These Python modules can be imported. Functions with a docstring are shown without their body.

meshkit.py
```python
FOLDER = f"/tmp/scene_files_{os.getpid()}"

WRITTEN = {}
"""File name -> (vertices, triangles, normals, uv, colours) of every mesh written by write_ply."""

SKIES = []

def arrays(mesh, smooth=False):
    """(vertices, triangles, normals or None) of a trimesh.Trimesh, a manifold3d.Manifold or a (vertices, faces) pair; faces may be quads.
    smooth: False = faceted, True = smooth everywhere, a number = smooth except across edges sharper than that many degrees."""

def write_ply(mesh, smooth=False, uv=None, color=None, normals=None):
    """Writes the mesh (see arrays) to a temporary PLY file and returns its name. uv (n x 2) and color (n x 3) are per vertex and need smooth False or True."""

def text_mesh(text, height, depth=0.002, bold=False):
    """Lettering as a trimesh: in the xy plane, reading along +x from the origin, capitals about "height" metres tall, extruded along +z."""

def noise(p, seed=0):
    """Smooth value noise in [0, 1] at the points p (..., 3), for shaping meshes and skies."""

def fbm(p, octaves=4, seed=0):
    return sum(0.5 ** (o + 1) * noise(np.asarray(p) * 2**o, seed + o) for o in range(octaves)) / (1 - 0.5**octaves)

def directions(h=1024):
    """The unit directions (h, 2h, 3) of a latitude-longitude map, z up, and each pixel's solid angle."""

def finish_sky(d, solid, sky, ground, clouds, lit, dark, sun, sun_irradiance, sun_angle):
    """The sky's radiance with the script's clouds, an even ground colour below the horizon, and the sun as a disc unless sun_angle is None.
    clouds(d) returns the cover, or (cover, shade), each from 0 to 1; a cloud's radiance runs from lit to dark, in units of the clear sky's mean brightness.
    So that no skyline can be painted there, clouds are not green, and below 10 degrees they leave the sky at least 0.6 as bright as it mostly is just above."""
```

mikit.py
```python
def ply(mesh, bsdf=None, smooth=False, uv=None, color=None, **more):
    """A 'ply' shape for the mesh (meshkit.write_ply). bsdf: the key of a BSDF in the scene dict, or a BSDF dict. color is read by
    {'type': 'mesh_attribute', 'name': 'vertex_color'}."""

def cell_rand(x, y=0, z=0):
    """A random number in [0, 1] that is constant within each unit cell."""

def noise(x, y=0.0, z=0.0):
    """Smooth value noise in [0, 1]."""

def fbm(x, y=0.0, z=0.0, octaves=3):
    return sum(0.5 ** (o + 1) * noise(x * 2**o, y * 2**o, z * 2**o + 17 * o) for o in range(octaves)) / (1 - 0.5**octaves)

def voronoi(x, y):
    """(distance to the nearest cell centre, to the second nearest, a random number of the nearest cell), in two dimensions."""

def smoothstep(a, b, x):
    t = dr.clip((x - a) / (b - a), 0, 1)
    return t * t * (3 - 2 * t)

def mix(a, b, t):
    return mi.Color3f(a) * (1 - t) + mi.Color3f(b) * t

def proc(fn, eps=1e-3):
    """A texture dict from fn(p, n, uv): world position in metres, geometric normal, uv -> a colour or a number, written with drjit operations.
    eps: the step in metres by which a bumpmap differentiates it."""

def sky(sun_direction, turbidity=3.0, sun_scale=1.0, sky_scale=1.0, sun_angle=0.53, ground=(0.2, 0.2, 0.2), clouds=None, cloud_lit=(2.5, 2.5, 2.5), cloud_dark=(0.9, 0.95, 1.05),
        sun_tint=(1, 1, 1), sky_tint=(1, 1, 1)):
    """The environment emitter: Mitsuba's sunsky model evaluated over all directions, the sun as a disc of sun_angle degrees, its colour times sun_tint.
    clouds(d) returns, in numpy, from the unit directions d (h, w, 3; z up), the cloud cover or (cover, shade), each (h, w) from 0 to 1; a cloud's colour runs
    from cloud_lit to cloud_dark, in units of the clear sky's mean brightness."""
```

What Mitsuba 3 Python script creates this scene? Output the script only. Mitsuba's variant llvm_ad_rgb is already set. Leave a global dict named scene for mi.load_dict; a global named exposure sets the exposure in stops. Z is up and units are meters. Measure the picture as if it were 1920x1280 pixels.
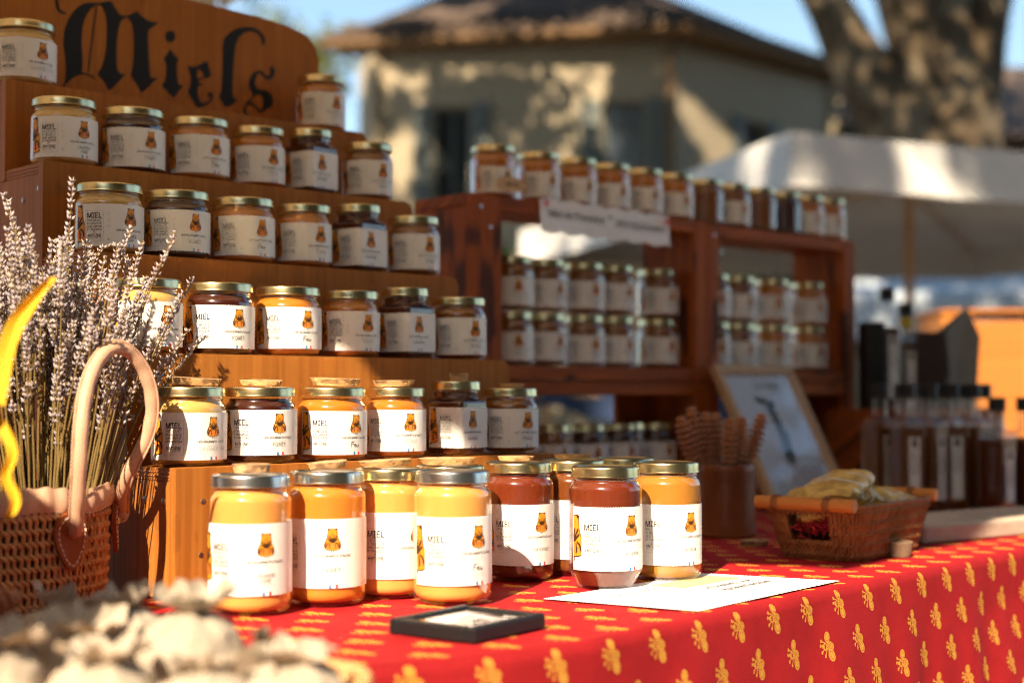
import math, random
import numpy as np, trimesh, manifold3d as m3
import drjit as dr, mitsuba as mi
import mikit, meshkit
from mikit import noise, fbm, smoothstep, mix, cell_rand, voronoi
from shapely.geometry import Polygon, Point, LineString, box as sbox
from shapely.ops import unary_union
from shapely import affinity

# ------------------------------------------------------------------ camera, sky, exposure
T = mi.ScalarTransform4f
scene, labels = {}, {}
CAM = np.array([-0.750, -1.2785, 0.205])
YAW, PITCH = 0.8161, 0.0357
FWD = np.array([math.cos(YAW) * math.cos(PITCH), math.sin(YAW) * math.cos(PITCH), math.sin(PITCH)])
scene['camera'] = {'type': 'thinlens', 'fov': 38.49, 'fov_axis': 'x', 'aperture_radius': 0.0090,
                   'focus_distance': 1.55, 'near_clip': 0.05, 'far_clip': 400.0,
                   'to_world': T().look_at(origin=CAM.tolist(), target=(CAM + FWD).tolist(), up=[0, 0, 1])}
SUN_AZ, SUN_EL = math.radians(27.5), math.radians(37.0)
SUN = [-math.cos(SUN_AZ) * math.cos(SUN_EL), -math.sin(SUN_AZ) * math.cos(SUN_EL), math.sin(SUN_EL)]
scene['sky'] = mikit.sky(SUN, turbidity=3.0, sky_tint=(1.06, 1.0, .90), ground=(.10, .09, .08))
exposure = 3.0
ZG = -0.76                       # the square's paving, below the table top at z = 0

# ------------------------------------------------------------------ bookkeeping
def numbered(key):
    if key not in scene and key not in used: used.add(key); return key
    n = 1
    while f'{key}_{n:03d}' in used or f'{key}_{n:03d}' in scene: n += 1
    k = f'{key}_{n:03d}'; used.add(k); return k
used = set()
def thing(name, label, cat, group=None):
    k = numbered(name); labels[k] = {'label': label, 'category': cat}
    if group: labels[k]['group'] = group
    return k
def part(parent, name, shape, label=None, kind=None):
    k = numbered(parent + '__' + name if parent else name)
    scene[k] = dict(shape)
    if label: labels.setdefault(k, {})['label'] = label
    if kind: labels.setdefault(k, {})['kind'] = kind
    return k
def struct(name, shape):
    k = numbered(name); scene[k] = dict(shape); labels[k] = {'kind': 'structure'}; return k
def P(mesh, bsdf, smooth=30, **kw): return mikit.ply(mesh, bsdf, smooth=smooth, **kw)
def at(shape, m): return {**shape, 'to_world': m}
def tf(x, y, z, rz=0.0): return T().translate([x, y, z]).rotate([0, 0, 1], math.degrees(rz))

# ------------------------------------------------------------------ mesh helpers
def cbox(x0, x1, y0, y1, z0, z1, b=0.0015):
    b = min(b, (x1 - x0) * .45, (y1 - y0) * .45, (z1 - z0) * .45)
    pts = []
    for k in range(3):
        for sx in (0, 1):
            for sy in (0, 1):
                for sz in (0, 1):
                    p = [(x0, x1)[sx], (y0, y1)[sy], (z0, z1)[sz]]
                    for j in range(3):
                        if j != k: p[j] += b * (1 - 2 * (sx, sy, sz)[j])
                    pts.append(p)
    return trimesh.convex.convex_hull(np.array(pts))
def cat(ms): return trimesh.util.concatenate([m for m in ms if m is not None])
def revolve(prof, n=48):
    prof = np.array(prof, float); a = np.arange(n) * 2 * np.pi / n
    v = np.stack([prof[:, None, 0] * np.cos(a), prof[:, None, 0] * np.sin(a), np.repeat(prof[:, 1:2], n, 1)], -1)
    i, j = np.meshgrid(np.arange(len(prof) - 1), np.arange(n), indexing='ij'); j2 = (j + 1) % n
    q = np.stack([i * n + j, i * n + j2, (i + 1) * n + j2, (i + 1) * n + j], -1).reshape(-1, 4)
    m = trimesh.Trimesh(v.reshape(-1, 3), np.vstack([q[:, [0, 1, 2]], q[:, [0, 2, 3]]]), process=False)
    m.merge_vertices(); m.update_faces(m.nondegenerate_faces()); return m
def tube(pts, r, sides=8, caps=True):
    p = np.asarray(pts, float); n = len(p); r = np.broadcast_to(np.asarray(r, float), (n,))
    t = np.gradient(p, axis=0); t /= np.linalg.norm(t, axis=1, keepdims=True) + 1e-12
    a = np.cross(t[0], [0, 0, 1.0]); a = np.array([1.0, 0, 0]) if np.linalg.norm(a) < 1e-3 else a
    A = []
    for k in range(n):
        a = a - t[k] * (a @ t[k]); a /= np.linalg.norm(a) + 1e-12; A.append(a)
    A = np.array(A); B = np.cross(t, A); ang = np.arange(sides) * 2 * np.pi / sides
    v = p[:, None] + r[:, None, None] * (np.cos(ang)[None, :, None] * A[:, None] + np.sin(ang)[None, :, None] * B[:, None])
    i, j = np.meshgrid(np.arange(n - 1), np.arange(sides), indexing='ij'); j2 = (j + 1) % sides
    q = np.stack([i * sides + j, i * sides + j2, (i + 1) * sides + j2, (i + 1) * sides + j], -1).reshape(-1, 4)
    f = [q[:, [0, 1, 2]], q[:, [0, 2, 3]]]; v = v.reshape(-1, 3)
    if caps:
        v = np.vstack([v, p[0], p[-1]]); k = np.arange(sides); k2 = (k + 1) % sides
        f += [np.stack([k2, k, k * 0 + len(v) - 2], 1), np.stack([k + (n - 1) * sides, k2 + (n - 1) * sides, k * 0 + len(v) - 1], 1)]
    return trimesh.Trimesh(v, np.vstack(f), process=False)
def grid(fn, u, v):
    """Surface fn(u, v) -> (x, y, z) arrays, with uv."""
    U, V = np.meshgrid(u, v, indexing='ij'); X = np.stack(fn(U, V), -1); nu, nv = len(u), len(v)
    i, j = np.meshgrid(np.arange(nu - 1), np.arange(nv - 1), indexing='ij')
    q = np.stack([i * nv + j, (i + 1) * nv + j, (i + 1) * nv + j + 1, i * nv + j + 1], -1).reshape(-1, 4)
    return trimesh.Trimesh(X.reshape(-1, 3), np.vstack([q[:, [0, 1, 2]], q[:, [0, 2, 3]]]), process=False), np.stack([U, V], -1).reshape(-1, 2)
def extr(poly, h, z0=0.0):
    m = trimesh.util.concatenate([trimesh.creation.extrude_polygon(g, h, engine='earcut') for g in getattr(poly, 'geoms', [poly])])
    m.apply_translation([0, 0, z0]); return m
XZ = np.array([[1, 0, 0, 0], [0, 0, -1, 0], [0, 1, 0, 0], [0, 0, 0, 1.0]])   # drawing plane (x, y) -> upright (x, z), extruded towards -y
def upright(poly, y, th):
    m = extr(poly, th); m.apply_transform(XZ); m.apply_translation([0, y, 0]); return m
def flat(poly, seg=None):
    """A polygon as flat triangles in the drawing plane."""
    V, F, n = [], [], 0
    for g in getattr(poly, 'geoms', [poly]):
        if g.is_empty or g.geom_type != 'Polygon' or g.area < 1e-9: continue
        v, f = trimesh.creation.triangulate_polygon(g, engine='earcut')
        V.append(np.asarray(v)); F.append(np.asarray(f) + n); n += len(v)
    if not V: return np.zeros((0, 2)), np.zeros((0, 3), int)
    v, f = np.vstack(V), np.vstack(F)
    a, b, c = v[f[:, 0]], v[f[:, 1]], v[f[:, 2]]
    s = (b[:, 0] - a[:, 0]) * (c[:, 1] - a[:, 1]) - (b[:, 1] - a[:, 1]) * (c[:, 0] - a[:, 0])
    f = np.where((s < 0)[:, None], f[:, ::-1], f)
    if seg:
        v3, f = trimesh.remesh.subdivide_to_size(np.c_[v, np.zeros(len(v))], f, seg); v = v3[:, :2]
    return v, f
_TXT = {}
def text2d(s, h, bold=False):
    """Flat lettering (vertices, faces), capitals h tall, centred on x, standing on y = 0."""
    if (s, bold) not in _TXT:
        m = meshkit.text_mesh(s, 1.0, 0.5, bold)
        keep = (np.abs(m.vertices[m.faces][:, :, 2] - 0.5) < 1e-6).all(1)
        m = trimesh.Trimesh(m.vertices, m.faces[keep], process=True); v = np.array(m.vertices)[:, :2]
        v[:, 0] -= (v[:, 0].min() + v[:, 0].max()) / 2
        _TXT[(s, bold)] = (v, np.array(m.faces))
    v, f = _TXT[(s, bold)]
    return v * h, f
def fit_text(s, w, h, bold=False):
    v, f = text2d(s, h, bold); k = w / (v[:, 0].max() - v[:, 0].min()); return v * [k, 1], f
def shift(vf, x, y): return vf[0] + [x, y], vf[1]
def join2(parts):
    V, F, n = [], [], 0
    for v, f in parts: V.append(v); F.append(f + n); n += len(v)
    return np.vstack(V), np.vstack(F)
def smooth_poly(pts, it=2, sharp=None):
    p = np.array(pts, float)
    for _ in range(it):
        q = np.roll(p, -1, 0); p = np.stack([p * .75 + q * .25, p * .25 + q * .75], 1).reshape(-1, 2)
    return Polygon(p).buffer(0)
def sphere(r=1.0, sub=2): return trimesh.creation.icosphere(subdivisions=sub, radius=r)
RNG = np.random.default_rng(7)

# ------------------------------------------------------------------ materials
def rgb(*c): return {'type': 'rgb', 'value': list(c)}
def mat(name, d, two=True): scene[name] = {'type': 'twosided', 'bsdf': d} if two else d
def pri(color, rough=.5, spec=.5, **k):
    return {'type': 'principled', 'base_color': color if isinstance(color, dict) else rgb(*color), 'roughness': rough, 'specular': spec, **k}

def f_stand(p, n, uv):
    a = p.x + p.y * 1.3
    g = fbm(a * 260, p.z * 5, p.y * 3, 3); b = fbm(p.x * 9 + 3, p.z * 9, p.y * 9, 3)
    s = smoothstep(.60, .78, noise(a * 90, p.z * 2.2, 5.0)) * .25
    c = mix((.43, .165, .032), (.29, .090, .014), dr.clip(g * 1.2 - .2 + s, 0, 1))
    k = smoothstep(.74, .80, fbm(p.x * 60, p.z * 25, p.y * 60, 2))
    return mix(c * (.80 + .40 * b), (.15, .045, .010), k * .25)
mat('m_stand', pri(mikit.proc(f_stand), .55, .16))
def wood_streak(hor):
    def fn(p, n, uv):
        a, b = (p.z + p.y * .7, p.x) if hor else (p.x + p.y * 1.1, p.z)
        g = fbm(a * 120, b * 5, p.y * 4, 4); k = smoothstep(.62, .74, fbm(a * 30 + 7, b * 9, 2.0, 3))
        c = mix((.46, .115, .016), (.19, .040, .008), dr.clip(g * 1.7 - .4, 0, 1))
        return mix(c, (.035, .013, .008), k * .8)
    return fn
mat('m_crate_post', pri(mikit.proc(wood_streak(False)), .55, .16))
mat('m_crate_board', pri(mikit.proc(wood_streak(True)), .55, .16))
mat('m_ply_edge', pri((.40, .15, .040), .6))
mat('m_screw', pri((.42, .42, .44), .35, metallic=1.0))
mat('m_black_paint', pri((.012, .011, .011), .6, .3))
mat('m_gold', pri((.80, .66, .36), .24, metallic=1.0))
mat('m_gold_silver', pri((.78, .74, .62), .22, metallic=1.0))
mat('m_silver', pri((.72, .72, .70), .25, metallic=1.0))
scene['m_glass'] = {'type': 'thindielectric', 'int_ior': 1.5}
mat('m_label', pri((.80, .79, .77), .42, .4))
mat('m_ink', pri((.015, .015, .017), .5, .3))
mat('m_grey_ink', pri((.40, .40, .40), .5, .3))
mat('m_pale_ink', pri((.58, .575, .56), .5, .3))
mat('m_bear', pri((.72, .29, .020), .45, .3))
mat('m_bear_dark', pri((.055, .022, .010), .45, .3))
mat('m_bear_light', pri((.78, .22, .05), .45, .3))
mat('m_flag_blue', pri((.03, .20, .55), .5, .3))
mat('m_flag_red', pri((.75, .05, .06), .5, .3))
HONEY = {'lavender': (.62, .39, .115), 'forest': (.045, .009, .005), 'fire': (.50, .175, .016), 'lime': (.48, .165, .018),
         'chestnut': (.065, .014, .006), 'acacia': (.23, .080, .011), 'cream': (.72, .345, .085), 'amber': (.62, .220, .028),
         'garnet': (.150, .027, .009), 'gold': (.40, .175, .026), 'brown': (.16, .045, .010)}
for k, c in HONEY.items(): mat('m_honey_' + k, pri(c, .17, .5))
def f_disc(p, n, uv):
    g = fbm(p.x * 240, p.y * 240, p.z * 500, 3); k = smoothstep(.52, .68, fbm(p.x * 120 + 9, p.y * 120, p.z * 160, 2))
    return mix(mix((.52, .33, .17), (.32, .17, .075), g), (.10, .048, .022), k * .8)
mat('m_disc', pri(mikit.proc(f_disc), .7))

def f_cloth(p, n, uv):
    """Red printed cotton: golden bees in staggered rows; uv in metres on the flat cloth."""
    CW, RH = .067, .0400
    row = dr.floor(uv.y / RH); odd = row - 2 * dr.floor(row / 2)
    x = uv.x - .433 + odd * CW * .5; col = dr.floor(x / CW + .5)
    du = (x - col * CW) * 1180; dv = (uv.y - (row + .5) * RH) * 1140
    def ell(cx, cy, a, b, t=0.0):
        c, s = math.cos(t), math.sin(t); ex, ey = du - cx, dv - cy
        return dr.sqrt(dr.square((ex * c + ey * s) / a) + dr.square((-ex * s + ey * c) / b))
    def seg(x0, y0, x1, y1, w):
        dx, dy = x1 - x0, y1 - y0
        h = dr.clip(((du - x0) * dx + (dv - y0) * dy) / (dx * dx + dy * dy), 0, 1)
        return dr.sqrt(dr.square(du - x0 - h * dx) + dr.square(dv - y0 - h * dy)) < w
    wing = dr.minimum(ell(0, -11, 5.6, 6.4, .2), ell(6, 10.5, 6.0, 7.6, -.5))
    m = (wing < 1) & ~((wing > .60) & (wing < .68))
    body = ell(4.5, 0, 7.5, 5.6, .1)
    stripe = dr.abs(dr.sin((du - 1.0) * 1.25)) > .38
    m = m | ((body < 1) & (stripe | (body > .86))) | (ell(-5, -.5, 3.4, 4.6) < 1) & ~(ell(-5, -.5, 1.6, 3.0) < 1) | (ell(-9.5, -1, 2.3, 2.6) < 1)
    for (x1, y1, x0, y0) in ((-13, -7.5, -6, -5), (-14.5, -2, -8, -1.5), (-12, 6, -7, 2), (-6, 10.5, -3, 4)):
        m = m | seg(x0, y0, x1, y1, .75) | (ell(x1, y1, 1.7, 2.1) < 1)
    w = noise(uv.x * 1500, uv.y * 1500); f = fbm(uv.x * 30, uv.y * 30, 0, 3)
    worn = noise(uv.x * 900, uv.y * 900, 3.0) > .10
    red = mix((.25, .0085, .012), (.31, .014, .016), w) * (.85 + .3 * f)
    return dr.select(m & worn, mix((.54, .27, .045), (.46, .22, .036), w), red)
mat('m_cloth', pri(mikit.proc(f_cloth), .8, .12, sheen=.15))

def f_linen(p, n, uv):
    w = noise(p.x * 700, p.y * 700, p.z * 700); g = fbm(p.x * 60, p.y * 60, p.z * 60, 3)
    return mix((.34, .285, .22), (.50, .435, .355), w * .6 + g * .5)
mat('m_linen', pri(mikit.proc(f_linen), .9, .1, sheen=.3))
mat('m_linen_dark', pri((.16, .12, .085), .9, .1))
mat('m_cord', pri((.10, .065, .035), .8, .2))
def f_wicker(p, n, uv):
    g = noise(p.x * 130, p.y * 130, p.z * 60); w = noise(p.x * 500, p.y * 500, p.z * 500)
    return mix((.70, .42, .19), (.48, .25, .10), g * .8 + w * .3)
mat('m_wicker', pri(mikit.proc(f_wicker), .6, .35))
mat('m_wicker_red', pri(mikit.proc(lambda p, n, uv: mix((.40, .165, .058), (.22, .078, .026), noise(p.x * 160, p.y * 160, p.z * 70))), .65, .2))
mat('m_leather', pri((.58, .36, .24), .5, .4))
mat('m_leather_tan', pri((.25, .065, .018), .5, .25))
mat('m_thread', pri((.78, .70, .56), .7))
mat('m_metal_rivet', pri((.75, .68, .52), .3, metallic=1.0))
mat('m_lav_stem', pri((.22, .15, .055), .8, .15))
def f_lav(p, n, uv):
    g = noise(p.x * 330, p.y * 330, p.z * 330)
    return mix((.36, .325, .385), (.50, .41, .36), smoothstep(.25, .8, g))
mat('m_lav', pri(mikit.proc(f_lav), .85, .1))
mat('m_ribbon', pri(mikit.proc(lambda p, n, uv: mix((.80, .50, .035), (.60, .34, .02), fbm(p.x * 400, p.y * 400, p.z * 40, 3))), .6, .25))
mat('m_paper', pri((.85, .85, .87), .6, .3))
mat('m_paper_buff', pri((.62, .50, .24), .6, .3))
mat('m_frame_black', pri((.010, .010, .012), .45, .35))
mat('m_cup', pri((.22, .145, .095), .8, .15))
mat('m_turned', pri(mikit.proc(lambda p, n, uv: mix((.27, .080, .024), (.135, .036, .012), dr.clip(fbm(p.x * 60 + p.y * 60, p.z * 14, 1.0, 3) * 1.6 - .3, 0, 1))), .32, .5))
mat('m_dipper', pri((.40, .155, .065), .5, .4))
mat('m_oak', pri((.52, .33, .18), .55, .35))
mat('m_print_blue', pri((.64, .68, .78), .25, .5))
mat('m_print_grey', pri((.09, .085, .09), .5, .3))
mat('m_cello', pri(mikit.proc(lambda p, n, uv: mix((.78, .52, .15), (.50, .29, .07), smoothstep(.35, .7, fbm(p.x * 70, p.y * 70, p.z * 70, 3)))), .28, .6))
mat('m_band', pri((.70, .64, .58), .5))
mat('m_red_shred', pri((.42, .015, .03), .6))
mat('m_cane', pri((.60, .22, .05), .45, .3))
mat('m_slate', pri(mikit.proc(lambda p, n, uv: mix((.36, .27, .21), (.52, .42, .34), fbm(p.x * 40, p.y * 90, p.z * 60, 4))), .8, .2))
mat('m_black_plastic', pri((.010, .010, .011), .35, .5))
mat('m_syrup', pri((.15, .046, .007), .25, .2))
mat('m_syrup_red', pri((.085, .021, .006), .25, .2))
mat('m_carton', pri((.035, .018, .012), .5, .4))
mat('m_card_grey', pri((.20, .19, .18), .45, .5))
mat('m_yellow_seal', pri((.55, .42, .03), .45))
mat('m_orange_wood', pri(mikit.proc(lambda p, n, uv: mix((.50, .19, .036), (.37, .125, .022), fbm(p.x * 4, p.y * 4, p.z * 60, 3))), .5, .4))
mat('m_blue_cloth', pri((.020, .045, .12), .8))
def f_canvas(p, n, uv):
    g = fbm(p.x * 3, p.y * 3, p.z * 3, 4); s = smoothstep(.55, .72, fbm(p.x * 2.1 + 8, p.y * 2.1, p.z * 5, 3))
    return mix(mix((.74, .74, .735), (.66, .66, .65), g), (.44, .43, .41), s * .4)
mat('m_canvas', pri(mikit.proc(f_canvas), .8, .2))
mat('m_canvas_blue', pri((.50, .57, .66), .8, .2))
mat('m_canvas_cream', pri((.66, .56, .42), .8, .2))
scene['m_parasol'] = {'type': 'principledthin', 'base_color': rgb(.74, .62, .46), 'roughness': .8, 'diff_trans': .38, 'spec_trans': 0.0}
def f_wall(p, n, uv):
    g = fbm(p.x * .8, p.y * .8, p.z * .8, 4); s = fbm(p.x * 6, p.y * 6, p.z * 6, 3)
    return mix((.46, .395, .285), (.31, .26, .18), g * .8 + s * .3)
mat('m_wall', pri(mikit.proc(f_wall), .9, .15))
mat('m_roof', pri(mikit.proc(lambda p, n, uv: mix((.070, .052, .042), (.135, .10, .08), fbm(p.x * 3, p.y * 3, p.z * 6, 3))), .85, .2))
mat('m_soffit', pri((.19, .115, .06), .8, .2))
mat('m_shutter', pri((.13, .15, .14), .6, .3))
mat('m_shutter_blue', pri((.05, .16, .36), .6, .3))
mat('m_pane', pri((.02, .025, .03), .08, .6))
def f_bark(p, n, uv):
    c = noise(p.x * 3.5, p.y * 3.5, p.z * 2.2); f = fbm(p.x * 14, p.y * 14, p.z * 9, 3)
    k = smoothstep(.45, .60, fbm(p.x * 4 + 3, p.y * 4, p.z * 2.6, 3))
    return mix(mix((.065, .047, .028), (.13, .095, .06), f), (.19, .15, .10), k)
mat('m_bark', pri(mikit.proc(f_bark), .9, .15))
def leafmat(c): return {'type': 'principledthin', 'base_color': rgb(*c), 'roughness': .5, 'diff_trans': .7, 'spec_trans': 0.0}
scene['m_leaf'] = leafmat((.060, .100, .022)); scene['m_leaf_light'] = leafmat((.16, .17, .03))
def f_ground(p, n, uv):
    g = fbm(p.x * 2, p.y * 2, 0, 4); s = noise(p.x * 60, p.y * 60)
    return mix((.12, .105, .092), (.20, .175, .15), g * .7 + s * .3)
mat('m_ground', pri(mikit.proc(f_ground), .9, .15))

# ------------------------------------------------------------------ the setting: square, houses, trees
g, _ = grid(lambda u, v: (u, v, 0 * u + ZG), np.linspace(-120, 160, 8), np.linspace(-120, 160, 8))
struct('ground', P(g, 'm_ground', False))

def hip_house():
    A, B, C = np.array([10.93, 14.98]), np.array([13.82, 10.89]), np.array([18.45, 11.15]); D = A + C - B
    ze, za, ap = 4.90, 6.75, np.array([14.4, 13.9])
    h = thing('stone_house', 'large stone house with low hipped roof and grey shutters, dappled by sun through leaves', 'house')
    cen = (A + B + C + D) / 4
    ins = [p + (cen - p) / np.linalg.norm(cen - p) * .55 for p in (A, B, C, D)]
    walls = []
    holes = {0: [(1.05, 2.75, .50, 1.35), (1.05, .1, .5, 1.45), (3.35, 2.85, .55, 1.25), (3.2, .0, .7, 2.0)], 1: [(1.6, 2.75, .5, 1.3), (.7, .1, .6, 1.4)]}
    for k in range(4):
        p, q = ins[k], ins[(k + 1) % 4]; e = (q - p); L = np.linalg.norm(e); e /= L; nrm = np.array([e[1], -e[0]])
        if nrm @ (cen - p) > 0: nrm = -nrm
        poly = sbox(0, ZG, L, ze - .02)
        for (s, z, w, hh) in holes.get(k, []): poly = poly.difference(sbox(s, z, s + w, z + hh))
        m = extr(poly, .3)
        M = np.eye(4); M[:3, 0] = [e[0], e[1], 0]; M[:3, 1] = [0, 0, 1]; M[:3, 2] = [-nrm[0], -nrm[1], 0]; M[:3, 3] = [p[0], p[1], 0]
        m.apply_transform(M); walls.append(m)
        for (s, z, w, hh) in holes.get(k, []):
            pane = extr(sbox(s, z, s + w, z + hh), .03, .17); pane.apply_transform(M)
            wk = part(h, 'window', P(pane, 'm_pane', False))
            fr = extr(sbox(s, z, s + w, z + hh).difference(unary_union([sbox(s + .05, z + .05, s + w / 2 - .025, z + hh - .05), sbox(s + w / 2 + .025, z + .05, s + w - .05, z + hh - .05)])), .05, .115)
            fr.apply_transform(M); part(wk, 'frame', P(fr, 'm_shutter', False))
            for sx in (s - w * .55, s + w * 1.05):
                sh = cat([extr(sbox(sx, z - .03, sx + w * .5, z + hh + .03), .04, -.05)] + [extr(sbox(sx + .04, z + i * .09 + .05, sx + w * .5 - .04, z + i * .09 + .10), .015, -.065) for i in range(int(hh / .09) - 1)])
                sh.apply_transform(M); part(wk, 'shutter', P(sh, 'm_shutter', False))
    part(h, 'wall', P(cat(walls), 'm_wall', False))
    E4 = np.array([[*p, ze + .10] for p in (A, B, C, D)]); 
    low = np.array([[*p, ze] for p in (A, B, C, D)]); V = np.vstack([E4, low, [[*ap, za]]])
    F = [[i, (i + 1) % 4, 8] for i in range(4)]
    rf = trimesh.Trimesh(V, np.array(F), process=False); rk = part(h, 'roof', P(rf, 'm_roof', False))
    F = [];
    for i in range(4): j = (i + 1) % 4; F += [[i + 4, j + 4, j], [i + 4, j, i]]
    F += [[4, 5, 6], [4, 6, 7]]
    part(rk, 'eaves', P(trimesh.Trimesh(V, np.array(F), process=False), 'm_soffit', False))
    gut = cat([tube([[*p, ze + .06], [*q, ze + .06]], .06, 8) for p, q in ((A, B), (B, C))]); part(rk, 'gutter', P(gut, 'm_soffit', 40))
    tl = []
    for k in range(2):                       # rows of round tiles along the eaves the photo shows
        p, q = E4[k], E4[(k + 1) % 4]; n = int(np.linalg.norm(q - p) / .22)
        for i in range(n):
            a = p + (q - p) * (i + .5) / n; d = V[8] - a; d = d / np.linalg.norm(d)
            tl.append(tube([a - d * .05 + [0, 0, .03], a + d * .55 + [0, 0, .03]], [.070, .060], 8))
    scene_k = part(rk, 'tile', P(cat(tl), 'm_roof', 40), kind='stuff')
    w = part(h, 'drainpipe', P(tube([[*(ins[1] + np.array([-.03, -.06])), ZG], [*(ins[1] + np.array([-.03, -.06])), ze]], .05, 10), 'm_soffit', 40))
hip_house()

def low_house():
    h = thing('low_house', 'low house with a deep porch and blue shutters, in shade behind the white canopy', 'house')
    p, q = np.array([19.6, 12.6]), np.array([26.5, 6.2]); e = q - p; L = np.linalg.norm(e); e /= L; n = np.array([e[1], -e[0]])
    if n @ (CAM[:2] - p) < 0: n = -n
    M = np.eye(4); M[:3, 0] = [e[0], e[1], 0]; M[:3, 1] = [0, 0, 1]; M[:3, 2] = [-n[0], -n[1], 0]; M[:3, 3] = [p[0], p[1], 0]
    wins = [(1.0, 1.8, .7, 1.3), (3.3, 1.8, .7, 1.3), (5.55, 2.2, .8, 1.5), (7.5, 2.2, .8, 1.5)]
    poly = sbox(0, ZG, L, 5.0)
    for s, z, w, hh in wins: poly = poly.difference(sbox(s, z, s + w, z + hh))
    m = extr(poly, .3); m.apply_transform(M); part(h, 'wall', P(m, 'm_wall', False))
    for i, (s, z, w, hh) in enumerate(wins):
        m = extr(sbox(s, z, s + w, z + hh), .03, .15); m.apply_transform(M); wk = part(h, 'window', P(m, 'm_pane', False))
        for sx in (s - w * .55, s + w * 1.05):
            m = extr(sbox(sx, z - .05, sx + w * .5, z + hh + .05), .05, -.06); m.apply_transform(M); part(wk, 'shutter', P(m, 'm_shutter_blue', False))
    V = []
    for a in (-.4, L + .4):
        for d, z in ((-3.2, 3.9), (2.2, 6.1), (5.2, 4.95)):
            c = p + e * a - n * d; V.append([c[0], c[1], z])
    V = np.array(V); r = trimesh.Trimesh(V, [[0, 3, 4], [0, 4, 1], [1, 4, 5], [1, 5, 2], [0, 1, 2], [3, 5, 4], [0, 2, 5], [0, 5, 3]], process=False)
    part(h, 'roof', P(r, 'm_roof', False))
    for a in (.3, L / 3, 2 * L / 3, L - .3): c = p + e * a + n * 3.0; part(h, 'porch_post', P(cbox(c[0] - .08, c[0] + .08, c[1] - .08, c[1] + .08, ZG, 3.92), 'm_soffit', False))
low_house()

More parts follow.
